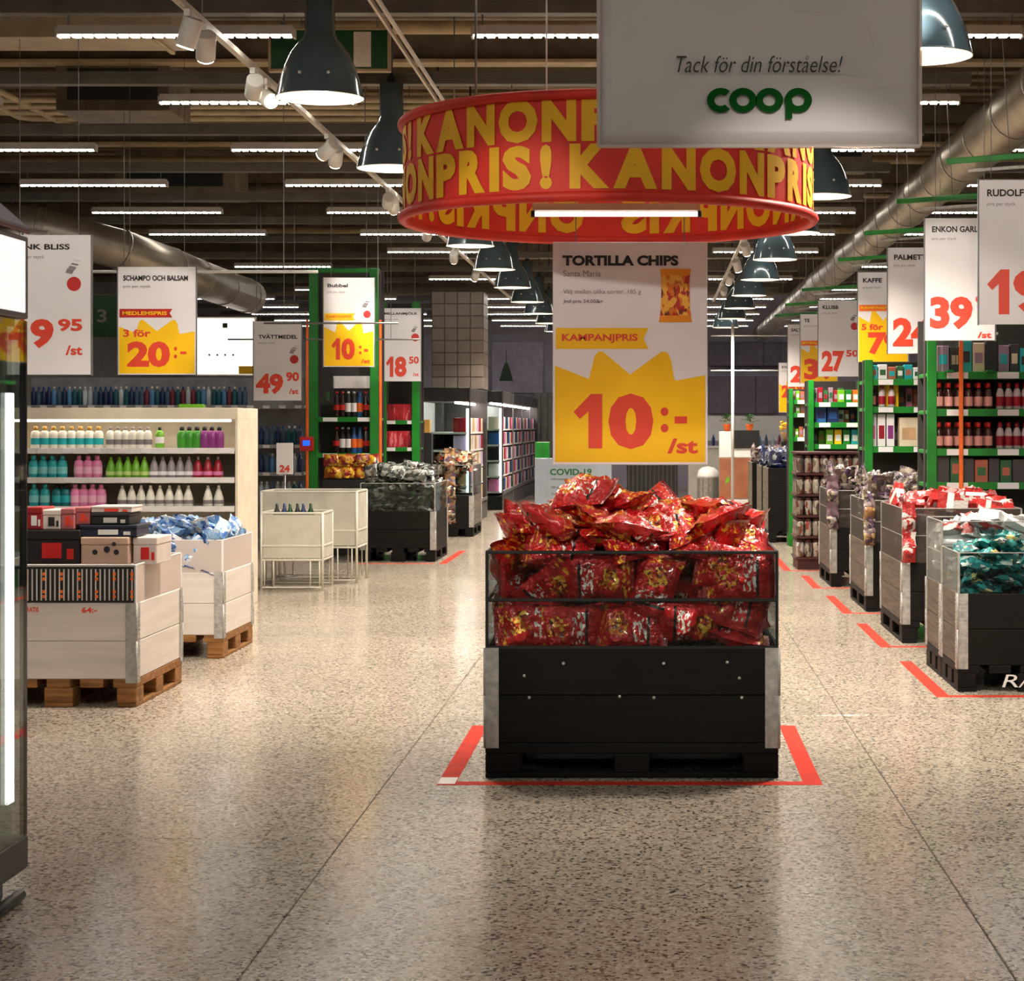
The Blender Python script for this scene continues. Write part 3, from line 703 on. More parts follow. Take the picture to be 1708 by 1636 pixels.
def pack_mesh(name, L, W, T, mats, band=True):
    m = MB(); m.box(0, 0, 0, L, W, T)
    if band: m.box(.1 * L, 0, 0, .22 * L, W + .002, T + .002, 1); m.box(-.3 * L, 0, T / 2, .2 * L, W * .5, .002, 2)
    return m.mesh(name, mats)
PILE = {
 'chips': '-210 173 44 94 -7 -2 33 -161 316 114 4 -7 -49 -87 -77 31 42 95 3 1 32 -261 -130 67 78 -26 18 -54 -184 -144 133 96 8 24 13 96 -47 55 26 -8 15 -95 33 -232 103 98 5 10 18 -423 269 51 99 -12 -4 -2 241 228 43 71 0 -3 71 287 -147 42 40 0 0 -92 73 205 74 56 -8 4 82 -462 -15 82 25 49 -75 -37 -73 47 128 96 -8 -5 -27 -258 -332 97 67 74 0 0 426 -278 62 0 14 -3 99 435 -165 170 96 -22 -17 4 196 -165 139 73 -6 16 67 -80 -178 198 56 3 4 83 376 4 88 96 -26 13 7 -529 123 178 8 69 -22 -69 -255 137 154 11 66 -74 12 412 -314 179 48 -87 6 11 108 -16 183 2 -91 -40 13 -12 143 182 70 -13 -22 -66 -419 -203 74 38 -19 13 -90 434 207 60 82 -23 14 -50 -406 -42 216 73 -40 25 -50 90 -333 261 42 44 54 -58 295 145 144 6 40 91 -6 -478 320 214 47 53 -57 42 76 283 188 97 -19 15 3 234 -179 236 11 -11 -18 -97 322 227 220 21 -1 2 -98 -106 -201 283 53 2 5 85 376 -10 240 27 -11 -14 95 -186 157 244 52 -7 -4 85 -25 231 310 71 -21 -3 68 410 -333 339 69 72 8 -8 163 245 306 44 78 43 5 -345 -295 255 24 -28 41 83 237 -225 384 71 -6 -33 -62 -340 126 255 16 -85 48 -15 -495 -119 250 52 -3 -85 11 436 238 317 7 -57 76 31 184 57 263 5 64 76 9 490 -151 347 39 -30 72 -50 -282 -130 372 74 -25 24 58 354 327 475 21 -30 85 39 67 -166 326 70 -25 4 66 533 183 160 63 33 60 37 -273 -241 359 90 -32 -11 -26 383 -210 404 47 23 85 -11 493 133 387 70 7 -48 52 -462 -55 361 4 -71 -65 27 303 79 339 8 -91 41 7 -347 -324 530 20 -9 -96 17 331 229 497 30 -64 -66 -25 -203 40 370 0 38 -90 19 -16 17 313 98 -8 2 18 162 311 484 61 31 11 -72 -377 129 365 44 -12 -8 -89 60 271 542 47 -84 -22 -17 -53 329 474 41 -67 55 28 -315 333 330 31 -32 -62 -65 65 -147 416 5 97 -16 16 370 -60 414 16 8 -19 -97 -491 -262 490 91 -22 17 -32 191 30 414 98 -6 -20 0 -128 222 419 19 -33 -48 79 -113 -193 446 1 65 76 -3 -519 233 435 72 -9 58 -36 66 71 439 16 -53 82 -16 -457 196 486 29 -35 44 -77 452 48 496 22 -3 96 -15 -239 137 432 37 -4 8 92 -420 -131 499 40 89 -23 -4 -247 221 514 83 -8 7 -54 342 80 538 96 -14 -11 21 -139 4 507 95 9 6 28 -394 27 493 10 -22 -91 -33 150 -61 521 12 -36 -92 6 344 -196 518 93 -23 -16 22 -30 -161 515 31 -9 -3 -95 -13 -363 510 9 98 20 -3',
 'deep': '101 187 32 70 -4 -1 -71 243 -435 36 39 -7 11 -91 164 -314 29 42 -1 1 -91 1 -437 29 94 3 -1 -35 224 -343 91 55 1 -8 -83 -246 -451 29 72 2 2 70 237 364 29 22 -1 -3 97 61 -268 58 95 -7 -20 -24 220 -133 42 97 -23 0 -1 -303 -205 29 71 -2 2 -71 -139 -213 31 74 -3 0 67 -100 130 31 100 -4 2 -6 241 307 83 24 -5 -29 93 1 -471 86 99 5 -5 -12 -256 495 29 1 0 2 100 -142 -48 53 72 -16 -7 -67 281 415 104 76 -22 41 46 -61 -11 82 9 -25 -95 15 -15 -205 78 83 -16 1 54 -304 234 33 70 7 8 70 189 -1 32 9 100 0 0 193 -498 140 3 0 100 0 -305 6 58 70 -10 6 -70 336 479 159 64 18 -74 6 -234 345 59 98 -15 15 -4 200 503 111 90 -20 -38 -8 -176 -368 96 79 10 -7 60 154 542 202 23 30 59 -71 -262 -206 83 55 5 2 83 227 191 78 93 17 4 -31 -28 236 62 78 -9 -5 -62 197 -351 152 12 3 -15 -98 0 35 124 96 -7 9 27 350 -271 161 55 -45 -57 42 -83 434 53 6 82 55 -17 -256 438 107 62 -17 3 -77 218 74 92 2 -7 -8 99 149 -71 92 7 1 4 100 231 -470 200 12 1 2 -99 -141 218 98 25 15 1 -96 -5 -437 145 3 -79 60 -6 -350 -449 77 49 -52 -50 48 179 -200 133 12 9 -6 -99 -264 -125 141 54 9 10 83 -307 203 124 23 -67 -71 1 37 443 54 64 -21 14 -73 144 -39 150 9 -4 3 -99 239 441 259 46 -84 23 -16 -200 -506 101 97 24 -5 1 108 390 134 79 -1 -19 58 -141 520 121 88 -43 17 7 113 -215 183 33 17 -16 -91 -52 535 182 5 -16 -62 -77 -299 99 156 77 -6 39 -50 215 -433 264 7 -85 -52 -3 317 -79 125 85 -12 50 -10 -181 89 150 30 -17 15 -93 228 -286 216 35 15 -15 -91 -133 -111 142 43 15 4 89 121 174 132 24 -7 2 97 238 276 167 92 28 1 -29 -67 109 176 26 -12 3 -96 351 -5 192 41 -58 -44 55 -217 364 163 17 -20 4 -96 -25 -179 176 84 -5 -5 54 -349 -97 268 59 -36 -61 38 12 356 149 83 16 -12 -52 269 148 190 58 5 10 -81 62 448 243 65 11 -14 74 303 -233 295 71 -1 5 71 65 -447 276 36 -78 -49 17 -138 200 203 10 12 93 -32 -21 -57 227 97 4 -9 -24 -220 -541 197 73 -68 -1 -8 -80 377 189 64 3 -16 75 -141 -152 247 62 13 -13 76 -176 -1 232 27 17 -7 -94 152 -456 321 69 12 9 -70 114 -240 259 48 -2 -17 86 303 -455 307 70 9 -7 70 288 97 255 77 -12 -24 57 130 449 305 85 24 8 -47 -264 -148 253 41 -36 -67 50 -349 498 173 2 -69 2 72 80 35 209 98 6 -6 -15 -112 -482 215 5 16 90 -41 193 -86 255 48 8 -5 -87 115 188 203 86 23 -17 -42 -314 -270 169 16 -85 8 -49 -295 53 279 65 -40 15 -63 297 -55 326 11 72 68 2 195 289 328 38 5 -31 87 -166 -333 168 99 11 -8 -10 -38 441 280 43 -5 -30 85 -242 276 237 96 -5 16 23 258 314 283 2 -6 -35 93 -237 -508 305 5 -2 -35 -93 36 419 352 97 12 -9 17 -219 435 253 11 -53 -82 17 -19 -417 239 12 92 26 -26 -115 -275 254 91 25 2 34 -271 136 310 88 -19 31 -30 -303 -360 278 12 -70 68 18 210 -251 341 21 -12 0 97 69 59 269 97 7 -8 -23 -178 55 322 85 11 18 48 -301 -158 367 5 72 -68 -13 30 -100 302 7 -72 67 -16 -77 -68 327 3 82 57 1 -146 278 266 29 -21 14 -92 235 145 308 0 20 16 -97 12 -312 317 30 -48 51 65 45 229 260 16 55 69 45 -48 -241 351 52 -85 1 6 232 -49 366 98 -9 -19 -4 237 -199 399 8 -9 1 99 -270 161 389 27 78 -56 -10 -57 -540 440 6 -5 -79 -61 67 -57 364 58 0 -7 -81 -77 173 311 7 -64 -71 28 -233 -140 405 3 21 -6 98 249 57 400 50 3 -18 -85 -295 450 321 1 72 69 5 -47 438 406 81 7 5 -59 -133 -436 357 35 -21 9 -91 179 -127 445 20 16 -1 -97 14 -468 370 5 -3 12 -99 289 171 427 59 -29 16 74 -177 497 371 69 11 -70 15 -191 -375 331 42 -10 -86 -29 -179 -15 407 19 95 17 -20 -7 -108 422 38 10 -22 -89 104 -315 442 45 -6 20 -87 144 95 393 8 79 -48 37 289 -350 414 14 -67 -69 -24 -273 -316 368 57 0 35 -74 -238 285 385 25 90 -34 -14 -197 -254 475 5 57 82 2 33 269 387 34 21 -15 91 -304 -495 391 65 -28 37 60 -120 304 362 85 -42 31 -6 34 497 451 98 -2 18 0 129 248 409 38 -11 13 -91 154 -62 499 91 -4 -7 41 7 155 426 66 38 -61 22 240 446 445 36 2 22 91 257 501 352 98 -14 17 2 -76 -292 456 25 -10 96 7 88 305 470 7 98 20 -2 258 -449 411 6 -12 -30 94 -346 86 447 20 69 33 61 111 -422 464 65 26 -22 68 -314 -347 448 7 70 62 33 -100 -440 449 33 94 8 1 314 321 419 3 -71 61 -37 30 35 433 89 -37 -23 9 -92 99 421 49 -25 -8 83 -286 496 423 36 -1 93 4 -255 376 441 49 87 2 0 -203 159 451 8 61 -78 -12 187 -542 397 7 -6 -78 -62 -135 -23 477 1 47 88 2',
 'half': '21 -62 25 83 -3 1 -55 167 -188 29 71 -7 -3 -70 -324 -188 27 70 6 9 70 -154 98 26 4 -2 -7 100 293 58 24 100 1 0 0 -258 -77 38 27 -14 -6 -95 126 -36 32 66 0 12 74 -143 210 24 5 0 1 100 -107 -141 25 3 -25 97 -3 150 158 24 85 3 2 53 319 -187 31 72 12 2 69 24 -219 30 1 -7 8 99 262 -53 44 33 -4 13 -93 16 144 24 53 2 -3 -85 -314 143 24 67 0 0 -74 -147 0 38 40 2 -19 90 -232 -219 57 99 10 8 -1 -234 172 67 6 -1 4 -100 -28 188 71 82 -32 1 48 172 57 62 1 -22 97 -8 -168 -105 71 10 -5 -5 -99 -115 -218 76 17 1 -98 5 322 189 31 70 -4 -9 -71 -284 250 87 47 -53 -49 -51 -50 -43 81 86 -10 13 48 -199 -47 104 3 -11 95 -29 -309 -174 121 36 -36 85 -15 282 86 84 31 14 13 93 -213 -188 129 5 71 -70 7 37 -190 89 66 10 27 70 142 -160 82 16 36 -92 -2 -282 33 56 97 7 -16 19 206 245 101 32 -46 -52 -65 84 -30 89 53 16 1 -83 3 -60 190 3 1 -1 100 -330 24 122 65 38 21 62 5 47 122 6 -49 87 10 -78 -168 103 17 96 -6 -20 325 187 94 69 -15 2 -71 -353 159 101 45 53 -57 -44 -7 -131 145 95 9 -7 -31 323 -93 89 70 6 1 -71 -159 -118 163 99 -6 2 10 -291 186 147 42 29 -20 84 48 -45 139 90 18 7 -38 -4 94 75 98 -11 -3 14 -278 -22 148 36 -17 -4 -92 -293 -220 182 1 0 99 17 -140 230 126 27 -11 -89 -35 140 116 95 72 -22 -8 -66 -287 -101 206 4 6 -100 0 60 182 133 27 -6 -6 96 277 -222 80 0 2 22 -97 293 -22 134 4 100 0 8 -119 94 107 65 14 -16 -73 -183 81 132 89 3 -17 -43 141 221 103 69 67 -27 -8 171 -128 121 96 -1 18 22 -119 -219 169 98 12 16 -2 -260 152 172 43 -5 31 -85 293 -133 145 0 -4 -7 100 293 90 146 0 -1 -17 99 -147 -38 195 75 0 14 65 120 86 166 33 0 2 -94 38 -246 189 64 75 15 -10 -49 179 172 7 62 76 18 -277 38 183 99 -6 12 7 76 186 196 94 5 -23 26 301 21 199 80 29 -18 -49 -61 -153 209 96 16 17 -17 -215 -187 233 7 -71 -70 1 156 -140 179 54 15 12 82 -326 117 230 6 -70 69 -17 -242 18 227 53 -12 1 -84 -127 104 185 5 96 -27 6 181 118 223 10 -96 -25 -8 214 -169 208 19 16 -97 5 -168 219 218 14 -2 -98 -11 205 5 168 21 80 29 48 -143 6 240 57 11 16 80 -40 85 280 1 -72 67 -21 -13 39 213 17 -13 -1 -98 197 -251 157 27 29 63 -67 42 -209 232 17 20 -82 51 285 -27 235 13 76 48 42 281 172 185 56 75 -34 6 281 -184 242 22 25 -92 19 11 163 230 49 9 -14 -86 -228 -33 280 60 1 -2 80 -174 149 246 98 15 12 9 202 33 296 36 -7 -7 -93 150 21 232 63 11 23 -74 44 36 250 57 -9 24 -78 323 -232 194 60 -38 40 58 320 225 175 62 -31 39 61 -105 -172 295 91 -25 1 -33 72 -141 252 24 -15 10 95 -135 -222 273 10 2 -97 22 78 0 279 64 25 -2 73 -49 205 271 27 68 -65 20 -323 -144 255 71 3 1 -71 -68 -65 264 7 95 -23 -19 216 -60 254 1 -57 -82 -6 346 -83 268 51 -47 -69 21 -149 101 288 65 18 14 73 134 -107 302 47 -4 -16 -87 239 -176 307 71 -9 -14 -68'}
def pile(key, cx, cy, z, meshes, name, lab, cat, grp, rz=0., sc=1., zmin=0., pred=None, limit=None):
    a = [int(v) for v in PILE[key].split()]; k = 0
    for i in range(0, len(a), 7):
        p = Vector((a[i], a[i + 1], a[i + 2])) * .001 * sc; q = Quaternion([c / 100 for c in a[i + 3:i + 7]]).normalized()
        if p.z < zmin: continue
        r = Quaternion((0, 0, 1), rz); p = r @ p; q = r @ q
        if pred and not pred(p): continue
        o = link(name, meshes[(i // 7) % len(meshes)], None, (cx + p.x, cy + p.y, z + p.z))
        o.rotation_mode = 'QUATERNION'; o.rotation_quaternion = q; o.scale = (sc, sc, sc)
        tag(o, lab, cat, grp); k += 1
    return k

def vis(side):      # packs that can be seen: on top, along the front, along the aisle side
    return lambda p: p.z > .30 or p.y < -.40 or p.x * side > .20

def chip_foil():
    m, nt, b = base_mat('red_chips_foil')
    tc = N(nt, 'ShaderNodeTexCoord'); sp = N(nt, 'ShaderNodeSeparateXYZ'); nt.links.new(tc.outputs['Generated'], sp.inputs[0])
    v = coords(nt, 'Generated', (6, 4, 4), 31.)
    n = N(nt, 'ShaderNodeTexNoise'); n.inputs['Scale'].default_value = 1.1; n.inputs['Detail'].default_value = 3; nt.links.new(v, n.inputs['Vector'])
    red = ramp(nt, n.outputs['Fac'], [(.2, (140, 10, 16)), (.5, (200, 22, 26)), (.75, (226, 46, 38))])
    def mth(op, a, b=None, c=None):
        n_ = N(nt, 'ShaderNodeMath', operation=op)
        for i, q in enumerate((a, b, c)):
            if q is None: continue
            if isinstance(q, (int, float)): n_.inputs[i].default_value = q
            else: nt.links.new(q, n_.inputs[i])
        return n_.outputs[0]
    U, V = sp.outputs[0], sp.outputs[1]
    oi = N(nt, 'ShaderNodeObjectInfo'); R_ = oi.outputs['Random']
    def mixc(fac, c1, c2):
        x = N(nt, 'ShaderNodeMix', data_type='RGBA'); nt.links.new(fac, x.inputs['Factor']); nt.links.new(c1, x.inputs[6])
        if isinstance(c2, tuple): x.inputs[7].default_value = lin(c2)
        else: nt.links.new(c2, x.inputs[7])
        return x.outputs[2]
    def band(o, lo, hi): return mth('MULTIPLY', mth('GREATER_THAN', o, lo), mth('LESS_THAN', o, hi))
    # picture of golden chips in a soft-edged oval on the lower half of the face
    n2 = N(nt, 'ShaderNodeTexVoronoi'); n2.inputs['Scale'].default_value = 3.2; nt.links.new(v, n2.inputs['Vector'])
    s2 = N(nt, 'ShaderNodeSeparateColor'); nt.links.new(n2.outputs['Color'], s2.inputs[0])
    golden = ramp(nt, s2.outputs[0], [(0, (120, 40, 16)), (.25, (230, 140, 30)), (.5, (250, 200, 80)), (.75, (206, 60, 26))], 'CONSTANT')
    du = mth('DIVIDE', mth('SUBTRACT', U, .34), .17); dv = mth('DIVIDE', mth('SUBTRACT', V, .5), .30)
    ns = N(nt, 'ShaderNodeTexNoise'); ns.inputs['Scale'].default_value = 1.4; nt.links.new(v, ns.inputs['Vector'])
    rad = mth('ADD', mth('ADD', mth('MULTIPLY', du, du), mth('MULTIPLY', dv, dv)), mth('MULTIPLY', ns.outputs['Fac'], 2.6))
    c = mixc(mth('LESS_THAN', rad, 1.9), red, golden)
    # white lettering across the upper half, dark outline bar above it
    vs_ = coords(nt, 'Generated', (16, 5, 5), 17.)
    wv = N(nt, 'ShaderNodeTexNoise'); wv.inputs['Scale'].default_value = 1.6; wv.inputs['Detail'].default_value = 1; nt.links.new(vs_, wv.inputs['Vector'])
    let = mth('MULTIPLY', mth('MULTIPLY', band(U, .54, .72), band(V, .18, .82)), mth('GREATER_THAN', wv.outputs['Fac'], .545))
    c = mixc(let, c, (244, 236, 224))
    c = mixc(mth('MULTIPLY', band(U, .72, .76), band(V, .1, .9)), c, (30, 12, 12))
    c = mixc(band(U, .93, 1.01), c, (120, 10, 12)); c = mixc(band(U, -.01, .06), c, (150, 16, 16)); c = mixc(mth('MULTIPLY', band(U, .06, .17), mth('GREATER_THAN', wv.outputs['Fac'], .56)), c, (240, 176, 40))
    stripes = mth('GREATER_THAN', mth('SINE', mth('MULTIPLY', V, 95.)), .72)
    c = mixc(mth('MULTIPLY', stripes, mth('GREATER_THAN', U, .77)), c, (150, 14, 18))
    nt.links.new(c, b.inputs['Base Color'])
    b.inputs['Roughness'].default_value = .28; b.inputs['Metallic'].default_value = .25; b.inputs['Coat Weight'].default_value = .7; b.inputs['Coat Roughness'].default_value = .1
    n3 = N(nt, 'ShaderNodeTexNoise'); n3.inputs['Scale'].default_value = 2.2; n3.inputs['Detail'].default_value = 2; nt.links.new(v, n3.inputs['Vector'])
    bp = N(nt, 'ShaderNodeBump'); bp.inputs['Strength'].default_value = .6; bp.inputs['Distance'].default_value = .025
    nt.links.new(n3.outputs['Fac'], bp.inputs['Height']); nt.links.new(bp.outputs[0], b.inputs['Normal'])
    return m
M_chip = chip_foil()
# the chips bin
CW, CD, CXc, CYc = 1.2, .8, WX(1054, 7.85), 7.85
t, zt = pallet_bin('black wooden pallet bin heaped with red chips bags on taped floor', CXc - .6, CYc, CW, CD, M_black_wood, M_black_pallet)
guard(t, CW, CD, zt, .39, M_acryl, M_black, (0., .5, 1.))
for x, z in ((-.44, .42), (-.05, .335), (.44, .41), (-.42, .33), (.09, .33), (.45, .33), (-.28, .47), (.13, .47), (.39, .475)):
    link('screw', screw_me, t, (x, -CD / 2 - .0005, z), (math.pi / 2, 0, 0))
chips = [bag_mesh('chips_bag', .30, .20, .085, s, M_chip) for s in range(6)]
CL, CG = 'shiny red tortilla chips bag heaped in the black pallet bin', 'red chips bags in the central bin'
pile('chips', CXc, CYc + .4, zt - .02, chips, 'chips_bag', CL, 'chips bag', CG, pred=lambda p: not (p.z > .40 and abs(p.x) > .46))
# crown of the heap: one peak left of the middle, a lower one to the right
for k, (x, y, z, yaw, tx, ty) in enumerate([(-.36, -.12, .49, .3, .5, .25), (-.30, .14, .52, 2.0, .2, -.3), (-.12, -.16, .54, 1.2, .55, .1), (.03, .08, .52, -.4, .1, .4), (-.20, .02, .585, .8, .25, -.1), (-.06, -.04, .60, 2.6, -.2, .3),
        (-.14, .05, .655, .25, .15, .12), (-.22, -.08, .635, -.5, .6, -.2), (.30, -.12, .49, -.3, .5, -.1), (.38, .10, .50, .9, .1, .3), (.26, .06, .545, .1, .3, .15), (.36, -.04, .56, 2.2, .3, .1), (-.48, -.02, .46, 1.3, .3, .5), (.12, -.2, .50, .2, .7, 0), (.14, .14, .52, 1.0, 0, .2), (.48, -.1, .45, 1.5, .3, -.3), (-.44, .2, .48, .5, 0, .4), (-.3, -.28, .43, -.2, .8, .1), (.02, -.28, .44, .5, .8, -.1), (.3, -.28, .42, .1, .7, .2)]):
    o = link('chips_bag', chips[k % 6], None, (CXc + x, CYc + .4 + y, zt - .02 + z), (tx, ty, yaw)); tag(o, CL, 'chips bag', CG)
# bags pressed against the side panes
for k, (x, y, z, yaw, tx, ty) in enumerate([(-.53, -.2, .30, 1.57, .2, 1.25), (-.53, .12, .28, 1.5, 0, 1.3), (-.52, -.05, .12, 1.6, .1, 1.2), (.53, -.2, .28, 1.57, .2, -1.25), (.53, .12, .3, 1.5, 0, -1.3), (.52, -.05, .12, 1.6, .1, -1.2), (-.42, -.335, .11, .2, 1.35, 0), (.0, -.335, .10, -.15, 1.4, 0), (.24, -.335, .12, 3.3, 1.3, 0), (.44, -.335, .3, .1, 1.3, 0), (-.14, -.335, .3, 3.0, 1.35, 0)]):
    o = link('chips_bag', chips[k % 6], None, (CXc + x, CYc + .4 + y, zt - .02 + z), (tx, ty, yaw if abs(x) < .5 else 0)); tag(o, CL, 'chips bag', CG)

# right row of dark bins
t, zt = pallet_bin('dark wooden half-pallet bin full of teal bags at the right edge', 1.65, 10.4, .8, .59, M_black_wood, M_black_pallet, M_brown_wood, long_x=False)
guard(t, .8, .59, zt, .22, M_acryl, M_zinc, (1.,), rs=.005)
m = MB(); text_fit(m, 'R/S', -.16, .025, .06, .095, -.2955, .0, .2); m.build('painted_mark', M_white, t)
M_tealf = foil('teal_sweets_foil', [(0, (10, 70, 80)), (.36, (20, 150, 150)), (.5, (60, 196, 190)), (.56, (240, 226, 150)), (.60, (24, 130, 140)), (.66, (226, 240, 232))], 3)
teal = [bag_mesh('sweets_bag', .17, .11, .05, s + 20, M_tealf, 10, 7) for s in range(4)]
pile('half', 2.05, 10.695, zt - .02, teal, 'sweets_bag', 'small teal foil sweets bag in the nearest right bin', 'sweets bag', 'teal sweets bags', zmin=.02)
t, zt = pallet_bin('dark wooden half-pallet bin of white packs behind the teal bags', 1.65, 11.01, .8, .59, M_black_wood, M_black_pallet, M_brown_wood, long_x=False)
guard(t, .8, .59, zt, .36, M_acryl, M_zinc, (.5, 1.), rs=.006)
M_whf = foil('white_pack_print', [(0, (120, 116, 112)), (.4, (226, 224, 220)), (.62, (190, 188, 186)), (.68, (196, 60, 50))], 2.2, .4, 0, 'CONSTANT', .2)
wh = [bag_mesh('white_pack', .20, .13, .07, s + 40, M_whf, 10, 7) for s in range(3)] + [pack_mesh('white_pack', .2, .13, .05, [M_white, M_paper, M_pgrey])]
pile('half', 2.05, 11.3, zt + .06, wh, 'white_pack', 'white packet heaped in the bin behind the teal bags', 'packet', 'white packets in the second right bin')
for k in range(0): pile('half', 2.05, 11.3, zt - .03, wh, 'white_pack', 'white packet heaped in the bin behind the teal bags', 'packet', 'white packets in the second right bin', zmin=.05 + .06 * k, pred=lambda p, k=k: p.y < -.15 and p.z < .1 + .06 * k) if k == 0 else None
t, zt = pallet_bin('dark wooden bin of red and white gift boxes, second along the right', 1.65, 12.74, .8, 1.19, M_black_wood, M_black_pallet, M_brown_wood, long_x=False)
guard(t, .8, 1.19, zt, .36, M_smoke, M_zinc, (.5, 1.), rs=.006)
M_rd = foil('red_gift_print', [(0, (150, 16, 16)), (.45, (216, 36, 26)), (.62, (240, 232, 224)), (.7, (206, 30, 26))], 1.6, .35, 0, 'CONSTANT', .4)
gift = [pack_mesh('gift_box', .2, .13, .06, [M_rd, M_white, M_white]), pack_mesh('gift_box', .16, .12, .07, [M_rd, M_paper, M_red]), bag_mesh('gift_box', .22, .14, .06, 60, M_rd, 10, 7)]
pile('deep', 2.05, 13.33, zt - .05, gift, 'gift_box', 'red and white gift pack heaped in the second right bin', 'gift box', 'red and white gift packs', pred=vis(-1))
M_pur = foil('purple_grey_foil', [(0, (46, 36, 40)), (.36, (120, 96, 92)), (.48, (176, 158, 160)), (.55, (104, 70, 110)), (.62, (196, 180, 150)), (.7, (90, 76, 70))], 3)
pur = [bag_mesh('candy_bag', .24, .15, .06, s + 70, M_pur, 12, 8) for s in range(4)]
for k, (lb, y, d) in enumerate([('dark wooden bin of purple grey bags, third along the right', 14.9, 1.19), ('dark wooden bin of purple grey bags, fourth along the right', 17.2, 1.19)]):
    t, zt = pallet_bin(lb, 1.65 - .06 * k, y, .8, d, M_black_wood, M_black_pallet, M_brown_wood, long_x=False)
    guard(t, .8, d, zt, .33, M_smoke, M_zinc, (.5, 1.), rs=.006)
    pile('deep', 2.05 - .06 * k, y + .6, zt + .03, pur, 'candy_bag', ['purple grey foil bag heaped in the third right bin', 'purple grey foil bag heaped in the fourth right bin'][k], 'candy bag', ['purple bags, third right bin', 'purple bags, fourth right bin'][k], pred=vis(-1))
# clip strips of small packs hanging at the bin corners
def clip_strip(lab, x, y, z, n, mats, cat='clip strip', sz=.085):
    t = thing('clip_strip', lab, cat, (x, y, z))
    bx('strip', (0, .012, n * sz * .5), (.02, .003, n * sz + .03), M_white, t)
    me = [bag_mesh('small_pack', sz * 1.05, sz * .95, .03, 90 + q, mm, 8, 6) for q, mm in enumerate(mats)]
    for k in range(n): link('small_pack', me[k % len(me)], t, (.0, -.012, sz * (k + .5)), (math.pi / 2, math.pi / 2, 0))
clip_strip('hanging strip of red and white packs at the gift box bin corner', 1.69, 12.70, .54, 4, [M_rd, foil('red_white_pack', [(0, (206, 24, 24)), (.5, (236, 228, 220)), (.58, (190, 20, 20))], 1.4, .4, 0)], sz=.1)
M_brn = foil('brown_pack_foil', [(0, (70, 46, 24)), (.42, (150, 104, 60)), (.54, (214, 170, 110)), (.62, (100, 70, 110))], 2, .4, 0)
clip_strip('hanging strip of brown packs at the third bin corner', 1.67, 14.86, .52, 4, [M_brn, M_pur], sz=.1)
clip_strip('hanging strip of dusky purple packs at the fourth bin corner', 1.60, 17.16, .52, 4, [M_pur, plain('dusky_purple', (110, 82, 92), .5)], sz=.12)
# tiered stack of jars
M_tray = plain('dark_red_tray', (66, 24, 22), .6); M_jarl = foil('jar_label', [(0, (120, 108, 92)), (.4, (196, 184, 166)), (.55, (90, 84, 80)), (.62, (150, 60, 50)), (.68, (220, 216, 206))], 2, .4, .2)
jar = MB().lathe([(.034, 0), (.04, .008), (.04, .13), (.034, .145), (.030, .15)], 12).lathe([(.033, .15), (.033, .178)], 12, 1).mesh('jar', [M_jarl, M_tray])
JX, JY = 1.44, 19.3
t = thing('display_stack', 'tall tiered cardboard stack of jars beside the right bins', 'display stand', (JX + .32, JY + .32, 0))
bx('base', (0, 0, .05), (.62, .62, .10), M_tray, t)
for k in range(6): bx('tray', (0, 0, .11 + k * .212), (.66, .66, .025), M_tray, t)
for k in range(5): bx('core', (0, 0, .21 + k * .212), (.44, .44, .186), M_black, t)
JL = ['bottom', 'second', 'third', 'fourth', 'top']
for k in range(5):
    for i in range(8):
        for xx, yy in (((i - 3.5) * .081, -.28), (-.28, -.28 + (i + 1) * .077 if i < 7 else None)):
            if yy is None: continue
            o = link('jar', jar, None, (JX + .32 + xx, JY + .32 + yy, .1235 + k * .212), (0, 0, random.uniform(0, 6)))
            tag(o, ('small labelled jar, %s in the front of the %s tier' % (ORD[i], JL[k]) if yy == -.28 else 'small labelled jar, %s along the aisle side of the %s tier' % (ORD[i], JL[k])), 'jar', 'jars on the tiered stack')
# far right bins with navy packs
M_nvf = foil('navy_pack_foil', [(0, (14, 20, 50)), (.45, (30, 52, 110)), (.6, (200, 206, 214)), (.66, (24, 36, 80))], 2)
nav = [bag_mesh('navy_pack', .26, .16, .06, s + 110, M_nvf, 10, 7) for s in range(3)]
M_slat = wood('grey_brown_slat', (104, 96, 86), along='Y')
for k, (y, lb) in enumerate([(23.75, 'dark slatted bin of navy packs behind the jar stack'), (25.2, 'farther slatted bin of navy packs near the checkout'), (27.6, 'farthest slatted bin on the right near the checkout')]):
    t, zt = pallet_bin(lb, 1.42, y, .8, 1.19, M_black_wood, M_black_pallet, M_slat, long_x=False, hinge=False, ncol=4)
    pile('deep', 1.82, y + .6, zt - .3, nav if k < 2 else pur, 'navy_pack', ['navy foil pack in the bin behind the jar stack', 'navy foil pack in the farther slatted bin', 'grey foil pack in the farthest right bin'][k], 'packet', ['navy packs, nearer bin', 'navy packs, farther bin', 'packs, farthest right bin'][k], zmin=.30)

